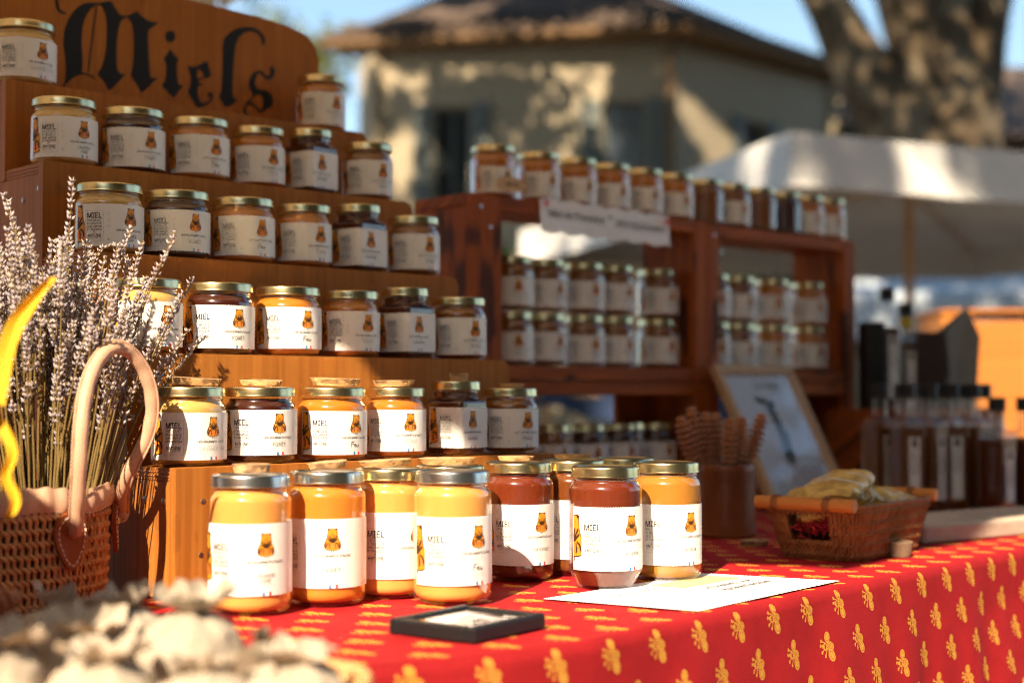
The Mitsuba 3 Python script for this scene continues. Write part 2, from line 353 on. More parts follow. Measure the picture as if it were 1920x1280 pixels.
def leaf_quads(cs, rad, per, size, rng, flat=.75):
    n = len(cs) * per
    d = rng.normal(size=(n, 3)); d /= np.linalg.norm(d, axis=1, keepdims=True)
    c = np.repeat(cs, per, 0) + d * (np.repeat(rad, per) * rng.uniform(.15, 1, n) ** .5)[:, None] * [1, 1, flat]
    a = rng.normal(size=(n, 3)); a /= np.linalg.norm(a, axis=1, keepdims=True)
    b = np.cross(a, rng.normal(size=(n, 3))); b /= np.linalg.norm(b, axis=1, keepdims=True)
    s = size * rng.uniform(.6, 1.25, n)[:, None]
    v = np.stack([c - a * s * .55, c + b * s * .42, c + a * s * .55, c - b * s * .42], 1).reshape(-1, 3)
    i = np.arange(n)[:, None] * 4
    return trimesh.Trimesh(v, np.vstack([i + [0, 1, 2], i + [0, 2, 3]]), process=False)
def blob_points(cen, rad, n, rng, hollow=.35):
    d = rng.normal(size=(n, 3)); d /= np.linalg.norm(d, axis=1, keepdims=True)
    return np.array(cen) + d * np.array(rad) * (hollow + (1 - hollow) * rng.uniform(0, 1, (n, 1)) ** .6)
def limb(pts, r0, r1, rng, sides=18, amp=.12):
    p = np.array(pts, float); t = np.linspace(0, 1, len(p)); tt = np.linspace(0, 1, 26)
    from scipy.interpolate import PchipInterpolator
    q = PchipInterpolator(t, p)(tt); m = tube(q, np.linspace(r0, r1, 26), sides)
    c = np.vstack([np.repeat(q, sides, 0), q[:1], q[-1:]]); d = m.vertices - c
    m.vertices = c + d * (1 + amp * (meshkit.fbm(m.vertices * 2.2, 3)[:, None] - .5) * 2); return m
def plane_tree():
    rng = np.random.default_rng(11)
    t = thing('plane_tree', 'massive plane tree with mottled trunk forking into thick limbs behind the white canopy', 'tree')
    q = lambda *c: (-.75 + (c[0] + .75) * 1.5, -1.2785 + (c[1] + 1.2785) * 1.5, .205 + (c[2] - .205) * 1.5)
    tr = part(t, 'trunk', P(limb([q(7.30, 3.40, -.45), q(7.27, 3.44, .4), q(7.27, 3.44, 1.3), q(7.27, 3.44, 1.9)], .68, .54, rng), 'm_bark', True))
    for pts, r0, r1 in (([(7.22, 3.50, 1.45), (6.98, 3.70, 2.05), (6.76, 3.90, 2.62), (6.1, 4.3, 4.3)], .36, .14),
                        ([(7.2, 3.45, 1.7), (7.15, 3.50, 2.3), (7.08, 3.58, 3.0), (6.5, 3.5, 5.2)], .32, .14),
                        ([(7.30, 3.42, 1.7), (7.30, 3.40, 2.3), (7.33, 3.38, 3.0), (7.1, 2.6, 5.5)], .32, .14),
                        ([(7.38, 3.34, 1.5), (7.47, 3.27, 2.2), (7.55, 3.17, 2.8), (8.1, 2.5, 5.2)], .28, .12)):
        part(t, 'limb', P(limb([q(*p) for p in pts], r0, r1, rng), 'm_bark', True))
    cs = np.vstack([blob_points((5.2, 2.9, 9.3), (5.4, 4.6, 2.3), 260, rng), blob_points((11.5, 5.5, 9.0), (3.0, 3.2, 2.0), 70, rng)])
    part(t, 'crown', P(leaf_quads(cs, rng.uniform(.45, .95, len(cs)), 50, .22, rng), 'm_leaf', False))
plane_tree()
def shade_tree():
    rng = np.random.default_rng(5)
    t = thing('plane_tree', 'tall plane tree hidden behind the stall whose leaves dapple the stone house', 'tree')
    part(t, 'trunk', P(limb([(5.2, 9.2, ZG), (5.25, 9.2, 2), (5.5, 9.3, 4.5), (6.2, 9.4, 6.5)], .34, .18, rng), 'm_bark', True))
    for e in ((8.5, 10.5, 7.6), (7.5, 8.2, 7.4), (4.0, 10.5, 7.8), (9.4, 9.0, 7.2)):
        part(t, 'limb', P(limb([(5.9, 9.35, 5.6), (6.4, 9.4, 6.4), tuple((np.array(e) + [6.4, 9.4, 6.6]) / 2), e], .16, .05, rng, 10), 'm_bark', True))
    rng = np.random.default_rng(36); cs = blob_points((7.6, 9.4, 8.4), (5.6, 4.8, 2.6), 115, rng, .25); cs = np.vstack([cs[cs[:, 2] > 6.2], blob_points((10.6, 11.2, 9.9), (3.4, 3.4, 1.5), 42, rng, .2)])
    part(t, 'crown', P(leaf_quads(cs, rng.uniform(.32, .66, len(cs)), 110, .20, rng), 'm_leaf', False))
shade_tree()
def far_tree(label, cen, rad, n, m, seed, zb, group=None):
    rng = np.random.default_rng(seed); t = thing('broadleaf_tree', label, 'tree', group)
    part(t, 'trunk', P(limb([(cen[0], cen[1], ZG), (cen[0] + .1, cen[1], zb), (cen[0], cen[1] + .1, cen[2])], .25, .08, rng, 10), 'm_bark', True))
    cs = blob_points(cen, rad, n, rng); part(t, 'crown', P(leaf_quads(cs, rng.uniform(.4, .8, len(cs)), 50, .22, rng), m, False))
far_tree('pale yellow-green treetop just above the rounded end of the wooden sign', (17.2, 25.2, 7.3), (1.5, 1.5, 1.4), 30, 'm_leaf_light', 21, 5)
far_tree('dark leafy tree to the right of the big plane trunk, sky showing through it', (17.6, 5.2, 4.6), (1.6, 1.6, 2.0), 34, 'm_leaf', 22, 2.5)
far_tree('dark tree filling the gap beneath the white canopy, behind the pale blue parasol', (15.5, 8.6, 1.9), (2.6, 2.2, 1.5), 60, 'm_leaf', 23, 1)
far_tree('dark shrubby tree below the stone house, left of the first jar on the crates', (9.9, 11.6, 1.0), (1.3, 1.3, 1.1), 30, 'm_leaf', 24, .5)

def square_tree(label, base, cen, rad, n, seed, leaf=.26):
    rng = np.random.default_rng(seed); t = thing('plane_tree', label, 'tree', 'plane trees standing round the square')
    b, c = np.array(base), np.array(cen); mid = b + (c[:2] - b) * .25
    part(t, 'trunk', P(limb([(*b, ZG), (*b, 1.5), (*mid, 3.8), (*((mid + c[:2]) / 2), c[2] - .8)], .38, .16, rng, 14), 'm_bark', True))
    for k in range(4):
        a = k * 1.57 + seed; e = c + np.array([math.cos(a) * rad[0] * .7, math.sin(a) * rad[1] * .7, .2]); part(t, 'limb', P(limb([(*mid, 3.6), tuple(np.r_[(mid + e[:2]) / 2, c[2] - .9]), tuple(e)], .18, .05, rng, 10), 'm_bark', True))
    cs = blob_points(cen, rad, n, rng, .15); part(t, 'crown', P(leaf_quads(cs, rng.uniform(.5, 1.0, len(cs)), 46, leaf, rng), 'm_leaf', False))
square_tree('plane tree at the right rear of the buyer, its crown spreading above the honey stall', (2.9, -4.9), (-.4, -2.2, 7.9), (5.2, 4.4, 2.0), 190, 31)
square_tree('plane tree behind the buyer, before the town houses', (-2.0, -11.0), (-1.2, -10.2, 6.8), (5.0, 4.0, 2.8), 150, 33, .32)
square_tree('second plane tree behind the buyer, right of the other before the town houses', (5.0, -11.5), (5.0, -11.0, 6.4), (4.6, 4.0, 3.0), 130, 34, .32)
square_tree('plane tree outside the picture to the left of the stepped stand', (-6.5, 6.5), (-5.5, 6.0, 6.8), (4.4, 4.4, 2.6), 130, 35, .32)
square_tree('plane tree hidden behind the big forking trunk, shading the low house', (13.5, 7.2), (14.0, 8.4, 9.2), (4.8, 4.2, 2.2), 130, 36)
square_tree('plane tree outside the picture to the right, beyond the bottles', (9.5, -4.8), (9.2, -3.6, 7.4), (4.2, 4.2, 2.4), 80, 32)
def town_houses():
    h = thing('town_houses', 'row of tall shaded town houses closing the square on the buyer side', 'house')
    x = -16.0; rng = random.Random(4)
    for k in range(4):
        w = rng.uniform(6, 8); hh = rng.uniform(7, 9.5); poly = sbox(x, ZG, x + w - .02, hh)
        wins = [(x + w * (i + .5) / 3 - .5, z) for i in range(3) for z in (.2, 3.2, 6.0) if z + 1.6 < hh]
        for (a, z) in wins: poly = poly.difference(sbox(a, z, a + 1.0, z + 1.6))
        m = extr(poly, .4); m.apply_transform(XZ); m.apply_translation([0, -15.0, 0]); wl = part(h, 'wall', P(m, 'm_wall', False))
        for (a, z) in wins: part(wl, 'window', P(cbox(a, a + 1, -15.25, -15.2, z, z + 1.6), 'm_pane', False))
        part(h, 'roof', P(trimesh.convex.convex_hull(np.array([[x, -14.6, hh], [x + w - .02, -14.6, hh], [x, -22, hh], [x + w - .02, -22, hh], [x, -18.5, hh + 2], [x + w - .02, -18.5, hh + 2]])), 'm_roof', False)); x += w
town_houses()
def side_houses():
    h = thing('town_houses', 'second row of town houses closing the square beyond the left of the picture', 'house')
    y = -14.0; rng = random.Random(9)
    for k in range(4):
        w = rng.uniform(6, 8); hh = rng.uniform(6.5, 8.5); poly = sbox(y, ZG, y + w - .02, hh); wins = [(y + w * (i + .5) / 3 - .5, z) for i in range(3) for z in (.2, 3.2)]
        for (a, z) in wins: poly = poly.difference(sbox(a, z, a + 1.0, z + 1.6))
        YZ = np.array([[0, 0, 1, 0], [1, 0, 0, 0], [0, 1, 0, 0], [0, 0, 0, 1.0]])
        m = extr(poly, .4); m.apply_transform(YZ); m.apply_translation([-16.0, 0, 0]); wl = part(h, 'wall', P(m, 'm_wall', False))
        for (a, z) in wins: part(wl, 'window', P(cbox(-15.9, -15.85, a, a + 1, z, z + 1.6), 'm_pane', False))
        part(h, 'roof', P(trimesh.convex.convex_hull(np.array([[-15.6, y, hh], [-15.6, y + w - .02, hh], [-23, y, hh], [-23, y + w - .02, hh], [-19, y, hh + 2], [-19, y + w - .02, hh + 2]])), 'm_roof', False)); y += w
side_houses()

# ------------------------------------------------------------------ market canopies
def sheet(poly, thick): return poly
def canopy_mesh(C, zr, za, drop, lean=0.0, nseg=10, seed=0, cen=None, wave=1.0):
    """Roof panels from the rim polygon C up to an apex, sagging slightly, and a hanging valance."""
    C = np.array(C, float); cen = C.mean(0) if cen is None else np.array(cen); roof, val = [], []
    for k in range(len(C)):
        p, q = C[k], C[(k + 1) % len(C)]
        def fr(u, v, p=p, q=q):
            b = p + (q - p) * u[..., None]; x = b + (cen - b) * v[..., None]
            return x[..., 0], x[..., 1], zr + (za - zr) * v - .02 * np.sin(np.pi * u) * (1 - v)
        m, _ = grid(fr, np.linspace(0, 1, nseg + 1), np.linspace(0, 1, 7)); roof.append(m)
        L = np.linalg.norm(q - p); ns = max(4, int(L / .06))
        def fv(u, v, p=p, q=q, L=L):
            b = p + (q - p) * u[..., None]; o = np.array([(q - p)[1], -(q - p)[0]]) / L
            w = .012 * wave * np.sin(u * L * 17 + seed) * v; x = b + o * (w[..., None] + lean * v[..., None])
            return x[..., 0], x[..., 1], zr - .02 * np.sin(np.pi * u) - v * (drop - .02 * wave * np.abs(np.sin(u * L * 9)))
        m, _ = grid(fv, np.linspace(0, 1, ns), np.linspace(0, 1, 4)); val.append(m)
    return cat(roof), cat(val)
def canopy(name, label, C, zr, za, drop, m, cen=None, seed=0, lean=0.0):
    t = thing(name, label, 'parasol'); r, v = canopy_mesh(C, zr, za, drop, lean, seed=seed, cen=cen, wave=.25 if name == 'market_parasol' else 1.0)
    part(t, 'roof_cloth', P(r, m, True)); part(t, 'valance', P(v, m, True))
    cen = np.array(C).mean(0) if cen is None else np.array(cen)
    part(t, 'pole', P(tube([[*cen, ZG], [*cen, za + .03]], .024, 14), 'm_oak', 40))
    part(t, 'base', P(revolve([(0, 0), (.25, 0), (.25, .05), (.05, .09), (.05, .3), (0, .3)], 24).apply_translation([*cen, ZG]), 'm_slate', 30))
    for p in C:
        part(t, 'rib', P(tube([[*cen, za - .04], [*(cen + (np.array(p) - cen) * .98), zr - .02]], .010, 6), 'm_oak', 40))
    return t
canopy('stall_parasol', 'cream market parasol shading the honey stall, only its far corner showing above the sign', [(-1.015, 2.75), (-1.015, -.80), (-.87, -1.112), (-.33, -1.02), (1.18, -.85), (1.62, 2.55)], 1.43, 1.95, .08, 'm_parasol', cen=(.30, .62))
canopy('stall_parasol', 'second cream parasol outside the picture to the left, its rim almost touching the first', [(-3.7, 2.3), (-3.7, -.45), (-1.05, -.445), (-1.05, 2.3)], 1.43, 1.95, .08, 'm_parasol', cen=(-2.3, .95))
c0, cl, cr = np.array([3.344, 1.695]), np.array([3.862, 2.719]), np.array([4.237, 1.309])
ea, eb = (cl - c0) / np.linalg.norm(cl - c0), (cr - c0) / np.linalg.norm(cr - c0)
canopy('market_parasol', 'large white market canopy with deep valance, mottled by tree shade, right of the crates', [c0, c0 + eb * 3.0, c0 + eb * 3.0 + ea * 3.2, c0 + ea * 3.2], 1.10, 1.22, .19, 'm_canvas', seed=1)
canopy('market_parasol', 'pale blue parasol further off, below the white canopy and above the bottles', [(8.1, 5.5), (9.0, 3.0), (11.2, 3.8), (10.3, 6.3)], .92, 1.24, .30, 'm_canvas_blue', seed=2)
canopy('market_parasol', 'cream stall canopy glimpsed through the open backs of the crates', [(3.4, 4.6), (4.6, 3.0), (6.4, 4.3), (5.2, 5.9)], .78, .95, .22, 'm_canvas_cream', seed=3)

# neighbouring stall seen under the crates: a trestle table with a dark blue cloth, a white tub on it
t = thing('cloth_table', 'dark blue draped table glimpsed under the crates, behind the stall', 'table')
def fblue(u, v):
    x = 3.3 + u * .9; y = 3.2 - u * .75; o = .02 * np.sin(u * 30) * np.minimum(v, 1)
    return x - .64 * o - np.where(v < 0, v * .35, 0) * 0 , y - .77 * o, .21 - v * .12 * (.72 + .28 * np.cos(u * 14))
m, _ = grid(fblue, np.linspace(0, 1, 60), np.linspace(0, 1, 8))
part(t, 'cloth', P(m, 'm_blue_cloth', True))
top = np.array([[3.3, 3.2, .213], [4.2, 2.45, .213], [4.5, 2.85, .213], [3.6, 3.6, .213]])
part(t, 'tabletop', P(trimesh.convex.convex_hull(np.vstack([top, top - [0, 0, .02]])), 'm_oak', False))
for p in top: part(t, 'leg', P(tube([[p[0] * .98 + .078, p[1] * .98 + .06, ZG], [p[0] * .98 + .078, p[1] * .98 + .06, .2]], .02, 8), 'm_oak', 40))

# ------------------------------------------------------------------ the stall table and its cloth
YE, XL, XR = -.378, -.50, 1.75
EX, EY = [-.50, -.15, -.04, .03, .15, .31, .41, .62, .90, 1.10, 1.75], [-.335, -.360, -.410, -.442, -.432, -.412, -.400, -.374, -.345, -.322, -.250]
UE = np.linspace(XL, XR, 200); VE = np.convolve(np.pad(np.interp(UE, EX, EY), 12, mode='edge'), np.ones(25) / 25, mode='valid')
t = thing('market_table', 'trestle table hidden under the red bee cloth', 'table')
part(t, 'tabletop', P(extr(Polygon([(XL + .02, .56)] + [(u, v + .013) for u, v in zip(UE, VE) if XL + .02 < u < XR - .02] + [(XR - .02, .56)]), .0265, -.030), 'm_oak', False))
for x in (XL + .06, XR - .1):
    for y in (-.20, .50): part(t, 'leg', P(cbox(x - .02, x + .02, y - .02, y + .02, ZG, -.0302), 'm_oak', False))
R0 = .012
def fcloth(u, v):
    """v: metres from the front edge, positive hanging down."""
    a = np.clip(v / R0, 0, np.pi / 2); top = v < 0; hang = np.maximum(v - R0 * np.pi / 2, 0)
    ye = np.interp(u, UE, VE); yb = .56
    y = np.where(top, ye + R0 + (yb - ye - R0) * (-v) / (yb - YE - R0), ye + R0 - R0 * np.sin(a)); z = np.where(top, 0, -R0 + R0 * np.cos(a)) - hang
    k = np.minimum(hang / .20, 1.0)
    fold = (.010 * np.sin(u * 19 + 1.0 + 2 * np.sin(u * 3.1)) + .006 * np.sin(u * 43 + 2.0) + .004 * np.sin(u * 71 + hang * 5)) * k
    y = y - fold - .02 * k + .012 * np.exp(-((u - 1.0) / .07) ** 2) * np.where(top, 0, 1) * np.minimum(hang / .05, 1)
    z = z + np.where(top, .0008 * np.sin(u * 31 + v * 27) * np.sin(u * 11 - v * 40), 0)
    return u, y, z
vv = np.concatenate([np.linspace(-(.56 - YE - R0), -.002, 70), np.linspace(0, R0 * np.pi / 2, 8), np.linspace(.022, .62, 60)])
m, uv = grid(fcloth, np.linspace(XL, XR, 340), vv)
uv = np.stack([uv[:, 0], uv[:, 1] - .0025], 1)
k = thing('tablecloth', 'red cotton tablecloth printed with rows of golden bees, draped over the stall table', 'tablecloth')
scene[k] = P(m, 'm_cloth', True, uv=uv)

# ------------------------------------------------------------------ the stepped wooden stand with its sign
SY = [0.0, .098, .198, .2965, .398]; SZ = [.131, .247, .360, .470, .579]; SW = .538; YB = .497
st = thing('stepped_stand', 'orange plywood stand of five steps carrying rows of honey jars under a Miels sign', 'display stand')
prof = [(.0125, .002), (.0125, SZ[0] - .013)]
for i in range(4): prof += [(SY[i + 1] + .0125, SZ[i] - .013), (SY[i + 1] + .0125, SZ[i + 1] - .013)]
prof += [(YB - .001, SZ[4] - .013), (YB - .001, .002)]
YZ = np.array([[0, 0, 1, 0], [1, 0, 0, 0], [0, 1, 0, 0], [0, 0, 0, 1.0]])
for x in (0.0005, SW - .0155):
    m = extr(Polygon(prof), .015); m.apply_transform(YZ); m.apply_translation([x, 0, 0]); sp = part(st, 'side_panel', P(m, 'm_stand', False))
    if x < .1:
        for (y, z) in ((.062, .098), (.025, .098), (.165, .214), (.115, .214), (.258, .32), (.218, .335), (.35, .43), (.31, .44), (.44, .54)):
            s = revolve([(0, .0012), (.0018, .0015), (.0034, .0009), (.0036, 0), (0, 0)], 14); s.apply_transform(np.array([[0, 0, -1, 0], [0, 1, 0, 0], [1, 0, 0, 0], [0, 0, 0, 1.0]])); s.apply_translation([.0003, y, z])
            part(sp, 'screw', P(s, 'm_screw', 30))
for i in range(5):
    y1 = SY[i + 1] if i < 4 else YB
    z0 = .002 if i == 0 else SZ[i - 1] - .0125
    r = .014; x1 = SW + .002
    pl = sbox(-.001, z0, x1, SZ[i] + .001)
    pl = pl.difference(sbox(x1 - r, SZ[i] + .001 - r, x1 + .1, SZ[i] + .1).difference(Point(x1 - r, SZ[i] + .001 - r).buffer(r, 8)))
    rk = part(st, 'riser', P(upright(pl, SY[i] + .012, .012), 'm_stand', False))
    m = cbox(.0008, SW - .0008, SY[i] + .0122, y1 + .012 - (.0125 if i == 4 else 0), SZ[i] - .0127, SZ[i], .0006)
    tk = part(st, 'tread', P(m, 'm_stand', False))
    for j, zz in enumerate((-.0035, -.0075)):
        part(tk, 'ply_layer', P(cbox(-.0004, .0012, SY[i] + .013, y1 + .011 - (.0125 if i == 4 else 0), SZ[i] + zz - .0010, SZ[i] + zz + .0004, .0002), 'm_ply_edge', False))
    if i == 0:
        for (x, z) in ((.030, .098), (.028, .045), (.26, .11), (.45, .10)):
            s = revolve([(0, .0006), (.0026, .0004), (.0028, 0), (0, 0)], 12); s.apply_transform(np.array([[1, 0, 0, 0], [0, 0, -1, 0], [0, 1, 0, 0], [0, 0, 0, 1.0]])); s.apply_translation([x, -.0001, z]); part(rk, 'screw', P(s, 'm_screw', 30))
pl = Polygon([(0, SZ[4] + .0005), (.525, SZ[4] + .0005), (.525, .698), (.519, .719), (.503, .735), (.474, .742), (.42, .747), (.33, .750), (.20, .752), (.06, .750), (0, .748)])
sg = part(st, 'sign_board', P(upright(pl, YB + .015, .015), 'm_stand', False), label='upright end board with black gothic lettering reading Miels')
LET = {
 'M1': [(118.1,600.2),(123.2,609.9),(123.6,622.7),(123.1,638.4),(120.1,655.6),(119.9,667.3),(121.9,680.4),(126.4,692.0),(133.6,704.2),(141.9,712.6),(150.3,718.1),(163.1,720.3),(171.7,722.2),(187.9,727.8),(189.3,723.2),(193.5,717.0),(199.0,711.9),(203.5,709.6),(214.5,713.1),(221.1,717.4),(224.4,721.0),(230.1,715.9),(238.0,711.7),(248.3,709.4),(260.2,710.6),(249.4,703.9),(243.3,698.2),(241.4,693.8),(242.3,677.6),(244.3,647.2),(245.8,635.1),(248.4,632.2),(258.1,635.9),(250.2,628.0),(242.3,619.2),(235.1,611.5),(231.7,611.8),(227.2,619.1),(220.9,627.3),(216.2,632.2),(219.7,643.4),(221.1,663.9),(220.3,689.2),(218.5,701.1),(213.4,707.9),(209.5,709.5),(203.5,705.4),(199.7,699.9),(197.6,690.4),(195.6,674.9),(195.5,654.8),(195.9,639.7),(198.8,633.6),(202.6,631.5),(209.8,633.3),(203.2,625.7),(194.6,616.4),(186.5,607.0),(183.7,608.3),(179.3,616.2),(172.8,622.7),(167.4,626.4),(172.7,633.2),(176.3,642.7),(179.4,655.2),(180.9,671.5),(181.2,692.6),(178.9,707.3),(175.6,714.7),(170.6,719.6),(165.3,717.9),(156.8,710.3),(150.5,700.2),(146.4,687.6),(145.3,673.5),(145.1,661.6),(146.4,648.0),(147.2,637.2),(145.5,625.6),(148.2,625.0),(155.6,625.1),(162.1,622.6),(166.9,617.8),(159.9,621.3),(153.5,623.3),(146.1,622.7),(140.9,620.9),(133.6,616.4),(127.4,610.5)],
 'Mh': [(165.3,717.9),(167.6,718.3),(161.5,676.3),(156.1,626.2),(154.0,625.9),(159.3,675.9)],
 'Mq': [(107.4,718.0),(112.1,718.9),(112.2,709.1),(114.9,702.7),(120.1,699.8),(126.3,699.4),(119.1,697.4),(112.8,698.9),(109.2,703.7)],
 'idot': [(275.6,702.8),(280.3,702.3),(283.4,698.5),(283.8,693.0),(280.4,688.1),(275.8,686.0),(271.3,686.8),(268.2,690.4),(267.9,695.8),(270.8,700.5)],
 'i': [(276.2,678.1),(280.6,671.7),(290.2,664.6),(286.2,659.4),(286.3,647.4),(287.3,636.5),(289.6,628.6),(297.6,630.9),(290.9,622.8),(281.8,610.0),(276.8,614.2),(270.1,619.8),(262.5,624.7),(268.1,631.0),(270.1,640.5),(270.0,649.3),(269.5,657.3),(265.4,661.8),(271.4,669.1)],
 'e': [(302.3,659.1),(310.4,657.6),(320.4,661.4),(334.9,671.2),(336.3,661.6),(341.5,649.5),(335.8,646.5),(328.2,645.0),(320.0,640.5),(321.3,637.1),(327.0,636.3),(325.1,633.2),(319.7,633.0),(319.0,625.7),(320.6,617.0),(324.7,608.7),(333.5,611.6),(339.8,616.9),(340.4,619.8),(335.3,620.8),(335.3,625.2),(339.5,626.9),(343.6,625.3),(344.6,621.0),(342.4,615.6),(336.1,609.7),(328.5,605.4),(319.7,601.6),(314.6,607.4),(308.3,615.3),(303.0,622.9),(307.6,629.6),(308.3,644.0),(306.1,650.3)],
 'ehole': [(318.2,655.5),(323.0,656.5),(329.4,649.4),(329.4,647.7),(323.1,644.0),(318.1,641.6)],
 'l': [(359.0,701.1),(363.5,708.6),(371.2,716.7),(381.7,723.6),(393.5,727.9),(402.8,729.8),(414.8,729.3),(424.3,724.6),(429.7,717.4),(430.0,711.7),(427.1,706.6),(423.3,707.7),(424.1,713.0),(420.2,720.4),(413.5,723.9),(404.1,724.0),(396.2,720.9),(388.3,715.0),(383.1,707.4),(380.5,699.0),(378.3,682.8),(376.9,665.6),(375.7,642.8),(375.6,628.1),(379.2,622.4),(384.4,621.4),(376.0,614.6),(365.3,608.1),(359.7,614.1),(352.3,622.6),(357.7,628.9),(358.5,651.5),(359.2,674.1)],
 's': [(441.5,679.5),(446.4,676.2),(447.1,669.4),(443.7,662.5),(435.6,657.5),(427.4,660.1),(422.7,666.3),(418.0,664.4),(414.0,657.5),(412.7,649.3),(414.8,643.9),(422.2,642.1),(433.0,642.5),(440.5,638.9),(444.6,632.6),(444.7,623.9),(441.3,618.9),(433.2,616.0),(423.1,607.3),(418.4,610.1),(414.3,615.2),(407.6,618.3),(401.0,617.4),(397.7,613.0),(398.4,606.3),(401.1,603.2),(405.7,603.3),(402.4,600.2),(397.1,601.6),(394.1,606.9),(394.4,613.7),(397.6,619.2),(406.2,627.8),(411.5,633.7),(407.5,635.4),(403.7,641.2),(402.1,647.8),(404.0,654.9),(408.6,663.0),(416.6,668.8),(424.7,669.7),(428.7,666.0),(432.8,662.6),(437.6,664.5),(440.3,669.5),(437.5,674.8)],
 'shole': [(408.9,628.2),(414.2,632.9),(420.9,635.0),(425.6,631.7),(427.7,625.1),(425.7,616.2),(423.1,611.8),(418.3,616.3),(412.9,619.6),(404.9,622.0)],
}
for nm, ks in (('letter', ['M1', 'Mh', 'Mq']), ('letter', ['i', 'idot']), ('letter', ['e', 'ehole']), ('letter', ['l']), ('letter', ['s', 'shole'])):
    pol = None
    for q in ks:
        a = smooth_poly(np.array(LET[q]) / 1000.0, 2)
        pol = a if pol is None else (pol.difference(a) if 'hole' in q else pol.union(a))
    part(sg, nm, P(upright(pol, YB - .0001, .0006), 'm_black_paint', False))

# ------------------------------------------------------------------ dark wooden crates stacked two high
CY0, CY1 = .380, .516
def crate(label, x0, x1, z0, z1, lw, rw, back=0):
    t = thing('wooden_crate', label, 'crate'); th = .018
    part(t, 'side_board', P(cbox(x0, x0 + th, CY0 + .0152, CY1, z0, z1 - th, .001), 'm_crate_post', False))
    part(t, 'side_board', P(cbox(x1 - th, x1, CY0 + .0152, CY1, z0, z1 - th, .001), 'm_crate_post', False))
    part(t, 'stile', P(cbox(x0 - .001, x0 + lw, CY0, CY0 + .015, z0, z1 - .0003, .0015), 'm_crate_post', False))
    part(t, 'stile', P(cbox(x1 - rw, x1 + .001, CY0, CY0 + .015, z0, z1 - .0003, .0015), 'm_crate_post', False))
    part(t, 'top_board', P(cbox(x0 - .0015, x1 + .0015, CY0 + .0153, CY1 + .001, z1 - th + .0002, z1, .001), 'm_crate_board', False))
    part(t, 'top_rail', P(cbox(x0 + lw + .0004, x1 - rw - .0004, CY0 + .001, CY0 + .015, z1 - .022, z1 - .0003, .0012), 'm_crate_board', False))
    part(t, 'bottom_board', P(cbox(x0 + th + .0003, x1 - th - .0003, CY0 + .0154, CY1 - .001, z0 + .001, z0 + .022, .001), 'm_crate_board', False))
    part(t, 'bottom_rail', P(cbox(x0 + lw + .0004, x1 - rw - .0004, CY0 + .001, CY0 + .015, z0 + .001, z0 + .023, .0012), 'm_crate_board', False))
    if back: part(t, 'back_board', P(cbox(x1 - back, x1 - th - .001, CY1 - .012, CY1 - .001, z0 + .024, z1 - th - .001, .001), 'm_crate_post', False))
    for z in (z1 - .02, z1 - .05, z0 + .03):
        s = revolve([(0, .0012), (.003, .001), (.0034, 0), (0, 0)], 10); s.apply_transform(np.array([[1, 0, 0, 0], [0, 0, -1, 0], [0, 1, 0, 0], [0, 0, 0, 1.0]])); s.apply_translation([x0 + .018 + .02 * (z == z1 - .05), CY0 - .0002, z]); part(t, 'nail', P(s, 'm_screw', 30))
crate('upper dark wooden crate nearest the stand, with a handwritten paper sign pinned to it', .726, 1.286, .2262, .511, .063, .034)
crate('upper dark wooden crate at the right end of the jar display', 1.289, 1.748, .2262, .509, .030, .036)
crate('lower dark wooden crate under the one with the paper sign', .728, 1.285, .001, .2255, .060, .032, back=.10)
crate('lower dark wooden crate behind the leaning picture frame', 1.288, 1.747, .001, .2255, .030, .034, back=.22)
k = thing('plank_box', 'low plank box inside the lower crate, carrying the hidden row of jars', 'box'); labels[k]['label'] = 'low plank box in the lower crate, carrying the row of jars behind the tall ones'
part(k, 'top_plank', P(cbox(.78, 1.255, CY0 + .017, CY1 - .02, .056, .066, .001), 'm_crate_board', False))
for x in (.79, 1.23): part(k, 'end_plank', P(cbox(x, x + .015, CY0 + .019, CY1 - .022, .0235, .0558, .001), 'm_crate_board', False))

# ------------------------------------------------------------------ honey jars
class Sec:
    """Horizontal section of a jar: at(s, off) is the point at arc length s from the front, off metres outside."""
    def __init__(self, kind, R):
        self.kind, self.R = kind, R
        if kind == 'square':
            h, r = R, .0075                    # half side, corner radius; a corner faces the front
            seg = []; n = 10
            for k in range(4):
                a0 = -math.pi / 2 - math.pi / 4 + k * math.pi / 2
                c = np.array([math.cos(a0 + math.pi / 4), math.sin(a0 + math.pi / 4)]) * (h - r) * math.sqrt(2)
                for i in range(n + 1):
                    a = a0 + i / n * math.pi / 2; seg.append((*(c + r * np.array([math.cos(a), math.sin(a)])), math.cos(a), math.sin(a)))
            seg = np.array(seg + [seg[0]]); self.pts = seg
            d = np.r_[0, np.cumsum(np.linalg.norm(np.diff(seg[:, :2], axis=0), axis=1))]; self.per = d[-1]; self.d = d - d[n // 2]
    def at(self, s, off):
        if self.kind == 'round':
            a = s / self.R - math.pi / 2; return np.stack([np.cos(a) * (self.R + off), np.sin(a) * (self.R + off)], -1)
        s = (np.asarray(s) - self.d[0]) % self.per + self.d[0]
        q = np.stack([np.interp(s, self.d, self.pts[:, i]) for i in range(4)], -1)
        return q[..., :2] + q[..., 2:] * off
MID = .0215
def wrap(vf, sec, z0, off, ls=1.0):
    v, f = vf; xy = sec.at((v[:, 0] - MID) * ls, off)
    return trimesh.Trimesh(np.c_[xy, v[:, 1] * ls + z0], f, process=False)
